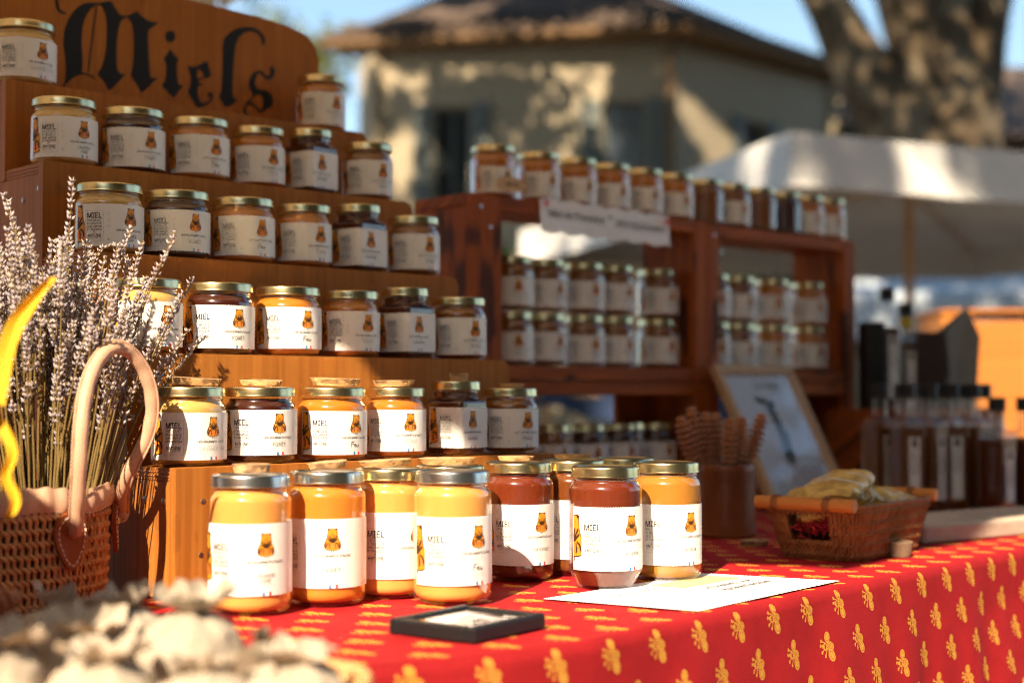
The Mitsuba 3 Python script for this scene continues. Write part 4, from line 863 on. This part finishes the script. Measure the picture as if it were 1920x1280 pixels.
part(rim, 'stitching', P(cat([tube([(BX + (BR * 1.012 + .0022) * math.cos(a + b), BY + (BR * 1.012 + .0022) * math.sin(a + b), BH - .0185 + .0020 * math.sin((a + b) * 7)) for b in (0, .014, .028)], .0006, 4) for a in th]), 'm_cord', True), kind='stuff')
def on_bag(ang, s, z, off=0.0):
    a = ang + s / BR; return np.array([BX + (BR * 1.02 + off) * math.cos(a), BY + (BR * 1.02 + off) * math.sin(a), z])
AF, AB = math.radians(-76.0), math.radians(-30.0)      # where the handle's two feet are sewn on
def patch(ang, zc, w, h, nm='handle_tab'):
    pts = [(-.6, .95), (0, 1.02), (.6, .95), (.98, .55), (.95, .1), (.62, -.5), (.18, -1), (-.18, -1), (-.62, -.5), (-.95, .1), (-.98, .55)]
    pl = affinity.scale(smooth_poly(pts, 2), w / 2, h / 2, origin=(0, 0)); v, f = flat(pl, .004)
    fr = np.array([on_bag(ang, x, zc + z, .0055) for x, z in v]); bk = np.array([on_bag(ang, x, zc + z, .0015) for x, z in v])
    e = trimesh.Trimesh(np.c_[v, 0 * v[:, 0]], f, process=False); bnd = e.edges[trimesh.grouping.group_rows(e.edges_sorted, require_count=1)]; n = len(v)
    F = np.vstack([f, [[a, b, b + n] for a, b in bnd], [[a, b + n, a + n] for a, b in bnd]])
    pk = part(t, nm, P(trimesh.Trimesh(np.vstack([fr, bk]), F, process=False), 'm_leather_tan', 40))
    ln = np.array(affinity.scale(pl, .80, .84, origin=(0, 0)).exterior.coords); d = np.r_[0, np.cumsum(np.linalg.norm(np.diff(ln, axis=0), axis=1))]
    sts = []
    for a in np.arange(0, d[-1], .0052):
        q = [(np.interp(a + b, d, ln[:, 0]), np.interp(a + b, d, ln[:, 1])) for b in (0, .0016, .0032)]
        sts.append(tube([on_bag(ang, x, zc + z, .0060) for x, z in q], .00065, 5))
    part(pk, 'stitching', P(cat(sts), 'm_thread', True), kind='stuff')
    c = on_bag(ang, .002, zc + .006, .0058); rv = revolve([(0, .0026), (.0030, .0022), (.0042, .0008), (.0046, 0), (0, 0)], 20)
    rv.apply_transform(trimesh.geometry.align_vectors([0, 0, 1], [math.cos(ang), math.sin(ang), 0])); rv.apply_translation(c); part(pk, 'rivet', P(rv, 'm_metal_rivet', 30))
patch(AF, .068, .038, .054); patch(AB, .074, .038, .052)
from scipy.interpolate import CubicSpline
f0, b0 = on_bag(AF, 0, .080, .008), on_bag(AB, 0, .084, .008)
hp = np.array([f0, f0 * .5 + np.array([-0.119, -0.034, 0.112]) * .5, [-0.12, -0.035, 0.151], [-0.113, -0.03, 0.202], [-0.095, -0.02, 0.236], [-0.071, -0.013, 0.249], [-0.046, -0.008, 0.234], [-0.031, -0.005, 0.202], [-0.031, 0.004, 0.163], [-0.041, 0.022, 0.126], b0 + [.001, -.002, .012], b0])
cs_ = CubicSpline(np.linspace(0, 1, len(hp)), hp)(np.linspace(0, 1, 90))
hm = tube(cs_, .0066 + .0003 * np.sin(np.linspace(0, 120, 90)), 14); part(t, 'handle', P(hm, 'm_leather', True))
sd = np.cross(np.gradient(cs_, axis=0), [.6, .8, 0]); sd /= np.linalg.norm(sd, axis=1, keepdims=True)
part(t, 'handle_seam', P(tube(cs_ + sd * .0064 + np.array([-.0024, -.0030, 0]), .0011, 5), 'm_leather', True))

# lavender
def lavender():
    rng = np.random.default_rng(17); t = thing('lavender_bunch', 'bunch of dried lavender with grey-violet flower spikes standing in the wicker bag', 'flowers')
    stems, buds = [], []
    oct_v, oct_f = np.array([[0, 0, 1.25], [1, 0, 0], [0, 1, 0], [-1, 0, 0], [0, -1, 0], [0, 0, -1.0]]), np.array([[0, 1, 2], [0, 2, 3], [0, 3, 4], [0, 4, 1], [5, 2, 1], [5, 3, 2], [5, 4, 3], [5, 1, 4]])
    bv, bf, nb = [], [], 0
    for i in range(330):
        rx, ry = rng.uniform(-1, 1) , rng.normal() * .5           # across and along the line of sight of a buyer at the stall
        b0, b1 = rx * .045, np.clip(ry, -1, 1) * .036 + .022
        x0, y0 = BX + .026 + .728 * b0 + .685 * b1, BY - .052 - .685 * b0 + .728 * b1
        if rx > .3 and rng.uniform() < .4: continue
        lean = abs(rx); o0 = (rx * (.115 if rx < 0 else .060)) * rng.uniform(.6, 1.35) + rng.normal() * .008; o1 = np.clip(ry, -1, 1) * .055 + .012
        h = rng.uniform(.215, .320) * (1 - .08 * lean) + .020
        dx, dy = .728 * o0 + .685 * o1, -.685 * o0 + .728 * o1
        if rng.uniform() < .10: h += rng.uniform(.03, .06)
        if rng.uniform() < .04 and rx > .3: dx += .018; dy -= .014
        z0 = .03; tt = np.linspace(0, 1, 7)
        bend = rng.normal(size=2) * .018; droop = rng.uniform(0, .030) * (rng.uniform() < .35)
        p = np.stack([x0 + dx * tt ** 1.25 + bend[0] * tt ** 3, y0 + dy * tt ** 1.25 + bend[1] * tt ** 3, z0 + h * tt - droop * tt ** 4], -1)
        if rng.uniform() < .035:                       # a few tips hang over
            q = p[-1] + np.array([[.008, -.004, .010], [.020, -.008, .010], [.030, -.010, .000], [.034, -.012, -.014]]) * [1.0 if rx > -.2 else -1.0, 1, 1]; p = np.vstack([p, q])
        stems.append(tube(p, np.linspace(.0012, .0007, len(p)), 4, caps=False))
        d = np.r_[0, np.cumsum(np.linalg.norm(np.diff(p, axis=0), axis=1))]; L = d[-1]; sl = rng.uniform(.055, .105)
        s = L - sl
        while s < L:
            c = np.array([np.interp(s, d, p[:, k]) for k in range(3)]); k = (s - L + sl) / sl
            if not (.12 < k < .25 and rng.uniform() < .6):
                for j in range(rng.integers(3, 6)):
                    an = rng.uniform(0, 2 * np.pi); off = np.array([math.cos(an), math.sin(an), .35]) * rng.uniform(.0020, .0040) * (1.1 - .5 * k)
                    R = trimesh.geometry.align_vectors([0, 0, 1], off / np.linalg.norm(off) + np.array([0, 0, 1.0]))[:3, :3]
                    bv.append((oct_v * [.00125, .00125, .0028] * rng.uniform(.75, 1.25)) @ R.T + c + off); bf.append(oct_f + nb); nb += 6
            s += rng.uniform(.0042, .0062)
    part(t, 'stem', P(cat(stems), 'm_lav_stem', True), kind='stuff'); part(t, 'flower_spike', P((np.vstack(bv), np.vstack(bf)), 'm_lav', True), kind='stuff')
lavender()
# yellow ribbon
t = thing('yellow_ribbon', 'glossy yellow ribbon looped in front of the lavender at the left edge', 'ribbon')
def strip(pts, w, side, n=50):
    c = CubicSpline(np.linspace(0, 1, len(pts)), np.array(pts))(np.linspace(0, 1, n)); ww = np.interp(np.linspace(0, 1, n), np.linspace(0, 1, len(w)), w)
    sd = CubicSpline(np.linspace(0, 1, len(side)), np.array(side, float))(np.linspace(0, 1, n)); sd /= np.linalg.norm(sd, axis=1, keepdims=True)
    g, _ = grid(lambda u, v: tuple((c[u.astype(int)] + sd[u.astype(int)] * (ww[u.astype(int)] * (v - .5) * (1 + .06 * np.sin(u * .25)))[..., None] + np.array([.002, .003, .0008]) * (np.sin(v * np.pi) + .22 * np.sin(v * 7 + u * .12))[..., None])[..., k] for k in range(3)), np.arange(n), np.linspace(0, 1, 11)); return g
part(t, 'tail', P(strip([(-.265, -.181, .192), (-.261, -.188, .237), (-.252, -.197, .266), (-.236, -.214, .294)], [.018, .016, .013, .009], [(.6, -.5, .5), (.8, -.6, .1), (.75, -.6, -.2), (.8, -.5, .2)]), 'm_ribbon', True))
part(t, 'loop', P(strip([(-.272, -.178, .190), (-.262, -.184, .180), (-.255, -.190, .159), (-.258, -.186, .143), (-.253, -.190, .128), (-.258, -.186, .108)], [.009, .010, .009, .008, .009, .008], [(.3, -.2, 1), (.7, -.6, .5), (.8, -.6, .0), (.8, -.5, .1), (.7, -.6, .2), (.8, -.5, 0)]), 'm_ribbon', True))
part(t, 'knot', P(sphere(.012, 3).apply_transform(np.diag([1, 1, .8, 1.0])).apply_translation([-.272, -.178, .194]), 'm_ribbon', True))

# linen bags in a shallow wicker tray on a stool drawn up to the table
t = thing('side_stool', 'plain wooden stool under the tray of linen bags, drawn up to the table', 'stool')
part(t, 'seat', P(cbox(-.50, -.12, -.66, -.440, -.024, -.0005, .003), 'm_oak', False))
for x in (-.47, -.13):
    for y in (-.63, -.47): part(t, 'leg', P(cbox(x - .015, x + .015, y - .015, y + .015, ZG, -.0245, .002), 'm_oak', False))
t = thing('wicker_tray', 'shallow wicker tray almost hidden under the heap of small linen bags', 'tray')
TX, TY, TRX, TRY = -.285, -.455, .150, .105
el = [(TX + TRX * math.cos(a), TY + TRY * math.sin(a)) for a in np.linspace(0, 2 * np.pi, 61)[:-1]]
for m in woven(el, .002, .020, 3, .002, 50, .0024): part(t, 'wicker_strand', P(m, 'm_wicker', True))
pl = Polygon([(TX + (x - TX) * .98, TY + (y - TY) * .98) for x, y in el]); part(t, 'bottom', P(extr(pl, .004, .0012), 'm_wicker', False))
t = thing('display_cupboard', 'tall wooden cupboard of the stall just outside the left edge, shading the wicker bag', 'cupboard')
part(t, 'body', P(cbox(-.76, -.55, -.30, .02, ZG, .46, .004), 'm_stand', False)); part(t, 'low_body', P(cbox(-.76, -.552, -.50, -.3003, ZG, .37, .004), 'm_stand', False))
def sachet(label, x, y, z, r, h, rz, tilt, seed, m='m_linen', ruff=1.0):
    t = thing('linen_bag', label, 'linen bag', 'small tied linen bags heaped at the left')
    n, k = 96, 36; rr = random.Random(seed); ph = [rr.uniform(0, 6) for _ in range(6)]
    u = np.linspace(0, 1, k); prof_r = np.interp(u, [0, .06, .25, .45, .62, .72, .77, .82, .92, 1], [0, .55, .98, 1, .80, .42, .24, .34, .60, .70 * ruff]); prof_z = np.interp(u, [0, .06, .25, .45, .62, .72, .77, .82, .92, 1], [0, .0, .16, .40, .62, .74, .78, .82, .92, .99])
    A = np.linspace(0, 2 * np.pi, n + 1)
    def fs(U, V):
        a = U * 2 * np.pi; pr = np.interp(V, u, prof_r); pz = np.interp(V, u, prof_z)
        up = np.clip((V - .55) / .25, 0, 1); wr = 1 + .05 * np.sin(3 * a + ph[0]) + .03 * np.sin(5 * a + ph[1] + 4 * V) + .02 * np.clip((V - .35) / .3, 0, 1) * np.sin(15 * a + ph[3]) + up * (.18 * np.sin(6 * a + ph[2]) + .08 * np.sin(11 * a + ph[3]))
        q = pr * wr * r; zz = pz * h + np.clip((V - .8) / .2, 0, 1) * h * (.06 * np.sin(5 * a + ph[4]) + .04 * np.sin(9 * a + ph[5]))
        return q * np.cos(a) * (1 + .10 * math.sin(ph[0])), q * np.sin(a) * .88, zz
    g, _ = grid(fs, np.linspace(0, 1, n + 1), u); g.merge_vertices(); V = g.vertices; c_ = V * [1, 1, 0]
    d_ = (meshkit.fbm(V * 28 + seed * 3.1, 2) - .5)[:, None]; g.vertices = V + c_ / (np.linalg.norm(c_, axis=1, keepdims=True) + 1e-6) * d_ * .006
    M = T().translate([x, y, z]).rotate([0, 0, 1], math.degrees(rz)).rotate([1, 0, 0], math.degrees(tilt))
    part(t, 'pouch', at(P(g, m, True), M))
    c = [(r * .27 * math.cos(a), r * .25 * math.sin(a), h * .775 + .001 * math.sin(3 * a)) for a in np.linspace(0, 2 * np.pi, 25)]
    part(t, 'tie_cord', at(P(cat([tube(c, .0017, 6), tube([c[0], (r * .40, .004, h * .80), (r * .58, .010, h * .70), (r * .66, .012, h * .56)], .0013, 6), tube([c[0], (r * .36, -.006, h * .82), (r * .50, -.014, h * .76), (r * .60, -.016, h * .62)], .0013, 6)]), 'm_cord', True), M))
for a in (('large sunlit linen bag in the middle of the heap, nearest the tall jars', -.225, -.403, .006, .038, .068, .4, .05, 1),
          ('grey shaded linen bag behind the large sunlit one', -.218, -.313, .003, .030, .062, 1.2, -.1, 2),
          ('shaded linen bag lying at the foot of the wicker bag', -.252, -.253, .003, .036, .056, 2.0, .35, 3),
          ('shaded linen bag in front of the wicker bag with a dark fold', -.280, -.343, .003, .036, .056, .2, .25, 4),
          ('sunlit linen bag with a frilled neck at the lower left of the heap', -.312, -.448, .003, .040, .050, .9, .0, 5),
          ('sunlit linen bag with creased frill at the bottom, between two sunlit ones', -.268, -.488, .003, .034, .040, 2.6, .2, 6),
          ('sunlit linen bag with spiky frill at the right end of the heap', -.203, -.492, .001, .033, .044, 3.0, -.1, 7),
          ('dark shaded linen bag in the bottom left corner', -.350, -.372, .004, .034, .056, 1.0, .2, 8)): sachet(*a)
sachet('dark brown little cloth bag between the sunlit linen bags', -.196, -.432, .004, .018, .042, .7, .3, 10, 'm_linen_dark')
def dipper_mesh(L=.15):
    pr = [(0, 0), (.0042, .002), (.0045, L - .05)]
    z = L - .05
    for i in range(7): w = .0105 + .0030 * math.sin((i + .7) / 7 * math.pi); pr += [(.0058, z), (w * .95, z + .0008), (w, z + .0022), (w * .95, z + .0036), (.0058, z + .0044)]; z += .0084
    return revolve(pr + [(.0070, z), (.006, z + .004), (0, z + .005)], 24)
DM = P(dipper_mesh(), 'm_dipper', 35)
k = thing('honey_dipper', 'ridged wooden honey dipper lying in the shade at the left edge by the linen bags', 'honey dipper')
scene[k] = at(DM, T().translate([-.410, -.235, .012]).rotate([0, 0, 1], 12).rotate([0, 1, 0], 76))

# ------------------------------------------------------------------ turned pot with honey dippers
t = thing('dipper_pot', 'dark turned wooden pot full of honey dippers in front of the crates', 'pot')
pr = [(0, .001), (.043, .001), (.0445, .003)]
for z in (.010, .016, .080, .086, .092): pr += [(.0448, z - .0012), (.0434, z), (.0448, z + .0012)]
pr += [(.0446, .101), (.0435, .103), (.0405, .103), (.0395, .100), (.0390, .012), (0, .010)]
scene[t] = at(P(revolve(pr, 64), 'm_turned', 30), tf(.930, .060, ZC))
for i, (dx, dy, rz, tl, h) in enumerate([(-.022, .014, 160, 20, .004), (-.016, .024, 140, 11, .016), (-.008, -.016, 230, 6, -.014), (.016, -.018, 320, 4, -.012), (.010, .016, 60, 8, .000), (.026, -.006, 335, 17, .006), (.000, .024, 110, 6, .000)]):
    k = thing('honey_dipper', f"honey dipper standing in the turned pot, {['leaning furthest left', 'tallest at the left', 'low at the left front', 'upright at the front', 'low behind the front ones', 'leaning right before the picture', 'hidden at the back'][i]}", 'honey dipper', 'honey dippers in the turned pot')
    scene[k] = at(DM, T().translate([.930 + dx * .6, .060 + dy * .6, .016 + h * .6]).rotate([0, 0, 1], rz).rotate([0, 1, 0], tl))

# ------------------------------------------------------------------ leaning picture
t = thing('leaning_picture', 'pale wood framed poster of a honey dipper leaning against the right-hand crates', 'picture frame')
W_, H_ = .227, .288; lean = math.atan2(.362 - .225, .253); M = T().translate([1.2705, .2205, .0012]).rotate([1, 0, 0], 90 - math.degrees(lean))
bw = .016
for (a, b, c, d) in ((0, W_, 0, bw), (0, W_, H_ - bw, H_), (0, bw, bw + .0003, H_ - bw - .0003), (W_ - bw, W_, bw + .0003, H_ - bw - .0003)): part(t, 'frame_rail', at(P(cbox(a, b, c, d, -.010, .006, .0015), 'm_oak', False), M))
part(t, 'backing', at(P(cbox(bw - .002, W_ - bw + .002, bw - .002, H_ - bw + .002, -.008, -.004, .0005), 'm_oak', False), M))
def pic(vf, nm, mt, z): part(t, nm, at(P(trimesh.Trimesh(np.c_[vf[0], np.full(len(vf[0]), z)], vf[1], process=False), mt, False), M))
pic(flat(sbox(bw, bw, W_ - bw, H_ - bw)), 'poster', 'm_print_blue', -.0030)
hd = unary_union([LineString([(.118, .205), (.122, .150)]).buffer(.0095), LineString([(.122, .150), (.112, .105)]).buffer(.0135), LineString([(.090, .222), (.130, .212)]).buffer(.006)])
pic(flat(hd), 'printed_dipper', 'm_print_grey', -.0024)
pic(join2([shift(fit_text('Le miel', .070, .014), .135, .244)] + [shift(fit_text(s, .150, .006), .113, .082 - i * .011) for i, s in enumerate(('Produit et recolte', 'avec amour et passion', 'par Antoine', 'Apiculteur', 'Miel de Provence'))]), 'lettering', 'm_print_grey', -.0024)
pic(flat(sbox(bw, bw, W_ - bw, H_ - bw)), 'glass', 'm_glass', .0008)

# ------------------------------------------------------------------ basket of wax-paper packets
t = thing('wicker_basket', 'low red-brown wicker basket with a cane handle bar, holding wax-paper packets', 'basket')
BA = math.radians(9); Mb = tf(.778, -.262, ZC, BA)
LB_, WB_, HB_ = .200, .105, .066
def rr_path(L, W, r, n=9):
    c = sbox(r, r, L - r, W - r).buffer(r, n); p = np.array(c.exterior.coords)[:-1]; return p
bp = rr_path(LB_, WB_, .030)
flb = lambda z: 1.0 + .26 * z / HB_
dd = np.r_[0, np.cumsum(np.linalg.norm(np.diff(np.vstack([bp, bp[:1]]), axis=0), axis=1))]; per = dd[-1]
def skipf(f, z):
    x = np.interp(f * per, dd, np.r_[bp[:, 0], bp[0, 0]]); y = np.interp(f * per, dd, np.r_[bp[:, 1], bp[0, 1]])
    return (x < .004) & (y > .030) & (y < .078) & (z > .030) & (z < .056)
for m in woven(bp, .001, HB_, 5, .0030, 52, .0017, flb, skipf, 9, .22): part(t, 'wicker_strand', at(P(m, 'm_wicker_red', True), Mb))
sk = []
cenb = bp.mean(0)
for s in np.linspace(0, per, 131)[:-1]:
    q = np.array([np.interp(s, dd, np.r_[bp[:, 0], bp[0, 0]]), np.interp(s, dd, np.r_[bp[:, 1], bp[0, 1]])])
    zz = [z for z in np.linspace(.001, HB_, 12) if not (q[0] < .004 and .030 < q[1] < .078 and .030 < z < .056)]
    for zs in np.split(np.array(zz), np.where(np.diff(zz) > .008)[0] + 1):
        if len(zs) > 1: part(t, 'wicker_stake', at(P(tube([(*(cenb + (q - cenb) * (flb(z) + .010 * math.sin(z * 240 + s * 500))), z) for z in zs], .0030, 5), 'm_wicker_red', True), Mb))
def ringb(z, r): q = cenb + (bp - cenb) * flb(z); return tube(np.c_[np.vstack([q, q[:2]]), np.full(len(q) + 2, z)], r, 7)
part(t, 'rim', at(P(cat([ringb(HB_ + .001, .0032), ringb(HB_ - .004, .0028)]), 'm_wicker_red', True), Mb))
part(t, 'bottom', at(P(extr(Polygon(bp).buffer(-.002), .003, .0008), 'm_wicker_red', False), Mb))
for x, dy in ((-.027, 0.0), (LB_ + .027, 0)):
    hb = part(t, 'handle_bar', at(P(cat([tube([(x, -.012, HB_ + .004), (x, WB_ + .014, HB_ + .004)], .0082, 16)]), 'm_cane', 40), Mb))
    for y in (.018, WB_ - .018):
        part(hb, 'binding', at(P(tube([(x + .0092 * math.cos(a), y + a * .00055, HB_ + .004 + .0092 * math.sin(a)) for a in np.linspace(0, 6 * np.pi, 60)], .0012, 5), 'm_wicker_red', True), Mb))
def packet(label, x, y, z, L, W, Hh, rz, tx, ty, seed):
    t = thing('wax_packet', label, 'packet', 'wax-paper packets in the wicker basket'); M = tf(.778, -.262, ZC, BA) @ T().translate([x, y, z]).rotate([0, 0, 1], rz).rotate([1, 0, 0], tx).rotate([0, 1, 0], ty)
    def fp(U, V):
        a, b = U * 2 - 1, V * 2 * np.pi; k = np.clip((1 - np.abs(a)) / .28, 0, 1) ** .5
        wr = .0018 * np.sin(a * 11 + 3 * np.cos(b) + seed) + .0012 * np.sin(b * 3 + a * 17) + .0012 * np.sin(a * 31 + b * 5 + seed) * k
        return a * L / 2, np.cos(b) * W / 2 * (.82 + .18 * k) , np.sin(b) * Hh / 2 * k + wr
    g, _ = grid(fp, np.linspace(0, 1, 40), np.linspace(0, 1, 33)); part(t, 'wrapper', at(P(g, 'm_cello', True), M))
    for u in (-.45, .25):
        an = np.linspace(0, 2 * np.pi, 33); k = np.clip((1 - abs(u)) / .28, 0, 1) ** .5
        part(t, 'band', at(P(tube([(u * L / 2, math.cos(b) * (W / 2 * (.82 + .18 * k) + .0012), math.sin(b) * (Hh / 2 * k + .0014) + .0018 * math.sin(u * 11 + 3 * math.cos(b) + seed) + .0012 * math.sin(b * 3 + u * 17)) for b in an], .0016, 5), 'm_band', True), M))
packet('upper wax-paper packet with white bands on the pile in the wicker basket', .075, .062, .083, .150, .082, .030, 12, -8, -6, 1)
packet('wax-paper packet lying to the right on the pile in the wicker basket', .140, .050, .070, .150, .084, .028, -18, 6, 8, 2)
packet('lowest wax-paper packet filling the wicker basket under the others', .100, .052, .044, .170, .090, .032, 2, 0, 0, 3)
packet('wax-paper packet with a pointed open end at the left of the basket', .040, .066, .066, .100, .070, .026, 40, -10, -14, 4)
k = thing('red_shreds', 'red shredded paper showing through the hand hole of the wicker basket', 'shredded paper'); labels[k]['kind'] = 'stuff'
rg = np.random.default_rng(3); sh = []
for i in range(60):
    c = np.array([rg.uniform(-.004, .012), rg.uniform(.032, .076), rg.uniform(.030, .050)]); d = rg.normal(size=(4, 3)) * .006; sh.append(tube(c + np.cumsum(d, 0) * [.5, 1, .7], .0011, 4))
scene[k] = at(P(cat(sh), 'm_red_shred', True), Mb)

# ------------------------------------------------------------------ slab with lettering at the right
t = thing('wooden_slab', 'grey weathered wooden slab with faint lettering lying before the bottles', 'board')
Ms = tf(1.030, -.205, ZC, math.radians(-8))
scene[t] = at(P(cbox(0, .42, 0, .16, 0, .024, .003), 'm_slate', False), Ms)
for i, s in enumerate(('Miel de', 'Provence', 'Miel de', 'Provence')):
    v, f = fit_text(s, .08, .018); part(t, 'lettering', at(P(trimesh.Trimesh(np.c_[v + [.06 + .09 * (i % 4), .085 - .05 * (i % 2)], np.full(len(v), .0246)], f, process=False), 'm_print_grey', False), Ms))

# ------------------------------------------------------------------ bottles
def bottle_shapes(w, h, neck, cap):
    h2 = w / 2; zs = h - neck - cap
    sec = Sec('square', h2)
    prof = [(1, .001), (.004, .001), (.001, .003), (0, .006), (0, zs - .012), (.001, zs - .007), (.004, zs - .002), (.006, zs)]
    body = scale_profile(sec, prof, 40); nk = revolve([(h2 - .006, zs), (.0130, zs + .004), (.0120, zs + .012), (.0120, h - cap)], 24)
    liq = scale_profile(sec, [(1, .0035), (.005, .0035), (.0028, .006), (.0018, .009), (.0018, zs - .014), (1, zs - .014)], 40)
    capm = revolve([(.0125, h - cap - .002), (.0145, h - cap - .002), (.0147, h - .002), (.0135, h), (0, h)], 24)
    v, f = flat(sbox(-.0105, .02, .0105, zs - .030), .006); lab = trimesh.Trimesh(np.c_[v[:, 0], np.full(len(v), -h2 - .0006), v[:, 1]], f, process=False)
    bz = zs - .048
    be = trimesh.Trimesh(np.c_[flat(affinity.scale(bear_poly(), .0008, .0008, origin=(0, 0)))[0][:, 0], np.full(len(flat(bear_poly())[0]), -h2 - .0011), flat(affinity.scale(bear_poly(), .0008, .0008, origin=(0, 0)))[0][:, 1] + bz], flat(bear_poly())[1], process=False)
    tv, tfc = join2([shift(fit_text(s, .016, .0035, True), 0, bz - .012 - i * .008) for i, s in enumerate(('SIROP', 'DE MIEL', 'ANTOINE', 'LES GOURMETS', 'PROVENCE'))])
    le = trimesh.Trimesh(np.c_[tv[:, 0], np.full(len(tv), -h2 - .0011), tv[:, 1]], tfc, process=False)
    Rz = trimesh.transformations.rotation_matrix(math.pi / 4, [0, 0, 1])
    for m in (body, liq): m.apply_transform(Rz)
    return dict(glass=P(cat([body, nk]), 'm_glass', 40), capm=P(capm, 'm_black_plastic', 35), liq=liq, label=P(lab, 'm_label', False), bear=P(be, 'm_bear_dark', False), letter=P(le, 'm_ink', False))
BT = {'tall': bottle_shapes(.050, .222, .038, .024), 'short': bottle_shapes(.050, .198, .036, .022), 'high': bottle_shapes(.042, .240, .042, .024)}
def bottle(kind, x, y, z, rz, liq, label, printed=True, group='rows of honey syrup bottles at the right'):
    t = thing('syrup_bottle', label, 'bottle', group); S = BT[kind]; M = tf(x, y, z, math.radians(rz))
    part(t, 'glass', at(S['glass'], M)); part(t, 'syrup', at(once((kind, 'liq', liq), lambda: P(S['liq'], liq, 40)), M)); part(t, 'cap', at(S['capm'], M))
    if printed: lk = part(t, 'label', at(S['label'], M)); part(lk, 'bear_mark', at(S['bear'], M)); part(lk, 'lettering', at(S['letter'], M))
ORD = ['first', 'second', 'third', 'fourth', 'fifth']
for i in range(5): bottle('tall', 1.490 + i * .056, .105 - i * .010 + (.02 if i == 4 else 0), ZC, (-30, -8, -38, -5, -12)[i], 'm_syrup', f'amber bottle with black cap, {ORD[i]} from left in the taller front row')
for i in range(5): bottle('tall', 1.530 + i * .058, .185 - i * .010, ZC, (-20, -10, -30, 0, -15)[i], 'm_syrup', f'amber bottle in the rear of the taller row, {ORD[i]} from left', True)
for i in range(5): bottle('short', 1.585 + i * .060, -.012 - i * .022, ZC, (-10, -20, -5, -28, -10)[i], 'm_syrup_red', f'dark bottle, {ORD[i]} from left in the lower front row at the right')
for i in range(4): bottle('short', 1.690 + i * .058, .045 - i * .022, ZC, (-15, -5, -22, -10)[i], 'm_syrup_red', f'dark bottle behind the lower row, {ORD[i]} from left, mostly hidden')
t = thing('riser_box', 'dark wooden riser carrying the tallest bottles, hidden behind the bottle rows', 'box')
rb = part(t, 'box', P(cbox(1.70, 2.08, .24, .42, -.0, .175, .003), 'm_crate_board', False))
for sx in (1.72, 2.05): part(t, 'leg', P(cbox(sx, sx + .03, .26, .40, ZG, -.0005, .002), 'm_crate_board', False))
bottle('high', 1.785, .330, .1755, -25, 'm_syrup_red', 'tallest black-capped bottle rising above the rows, beside the right-hand crate', group=None)
bottle('high', 1.835, .318, .1455, -30, 'm_syrup_red', 'black-capped bottle with a yellow neck seal beside the tallest bottle', group=None)
k = thing('neck_seal', 'yellow paper seal round the neck of the black-capped bottle beside the tallest one', 'seal')
scene[k] = at(P(revolve([(.0136, .190), (.0140, .192), (.0140, .210), (.0136, .212)], 24), 'm_yellow_seal', 30), tf(1.835, .318, .1455))
for (x, y, w, h, lab) in ((1.742, .338, .040, .168, 'narrow black carton left of the tallest bottle'), (1.872, .300, .060, .150, 'dark brown carton between the tall bottles and the folded card')):
    t = thing('gift_carton', lab, 'carton'); part(t, 'box', at(P(cbox(-w / 2, w / 2, -w / 2, w / 2, 0, h, .001), 'm_carton' if w > .05 else 'm_black_plastic', False), tf(x, y, .1757, -.6)))
    part(t, 'lid_flap', at(P(cbox(-w / 2 + .001, w / 2 - .001, -w / 2 + .001, w / 2 - .001, h + .0002, h + .002, .0006), 'm_carton', False), tf(x, y, .1757, -.6)))
t = thing('folded_card', 'grey folded card with a pointed top standing right of the dark carton', 'card')
v4 = np.array([[0, 0, 0], [.050, -.01, 0], [.062, -.012, .145], [.040, .004, .208], [-.012, .002, .150]]); v5 = v4 + [0, .05, 0]; v5[3, 1] -= .045; v5[:, 0] += .01
for vv4 in (v4, v5): part(t, 'panel', at(P(trimesh.Trimesh(np.vstack([vv4, vv4 + [0, .0015, 0]]), [[0, 1, 2], [0, 2, 3], [0, 3, 4], [5, 7, 6], [5, 8, 7], [5, 9, 8], [0, 5, 6], [0, 6, 1], [1, 6, 7], [1, 7, 2], [2, 7, 8], [2, 8, 3], [3, 8, 9], [3, 9, 4], [4, 9, 5], [4, 5, 0]], process=False), 'm_card_grey', False), tf(1.912, .262, .1757, -.35)))

# ------------------------------------------------------------------ the next stall's sunlit wooden chest
t = thing('wooden_chest', 'sunlit orange wooden display chest on the next stall behind the bottles', 'chest')
Mc = tf(2.86, .84, 0, math.radians(-46))
part(t, 'box', at(P(cbox(0, .085, 0, .30, 0.05, .425, .004), 'm_orange_wood', False), Mc))
part(t, 'box_right', at(P(cbox(.086, .40, .004, .30, 0.05, .405, .004), 'm_orange_wood', False), Mc))
part(t, 'lid', at(P(cbox(-.004, .41, -.006, .31, .4255, .437, .003), 'm_orange_wood', False), Mc))
t = thing('chest_table', 'plain trestle table under the orange chest of the next stall', 'table')
part(t, 'tabletop', at(P(cbox(-.15, .9, -.1, .5, .015, .0495, .003), 'm_oak', False), Mc))
for x in (-.1, .85):
    for y in (-.05, .45): part(t, 'leg', at(P(cbox(x - .02, x + .02, y - .02, y + .02, ZG, .0145, .002), 'm_oak', False), Mc))

for k_, d_ in labels.items():
    if '__' not in k_ and len(d_.get('label', 'x').split()) > 16: print('LONG LABEL', k_, d_['label'])
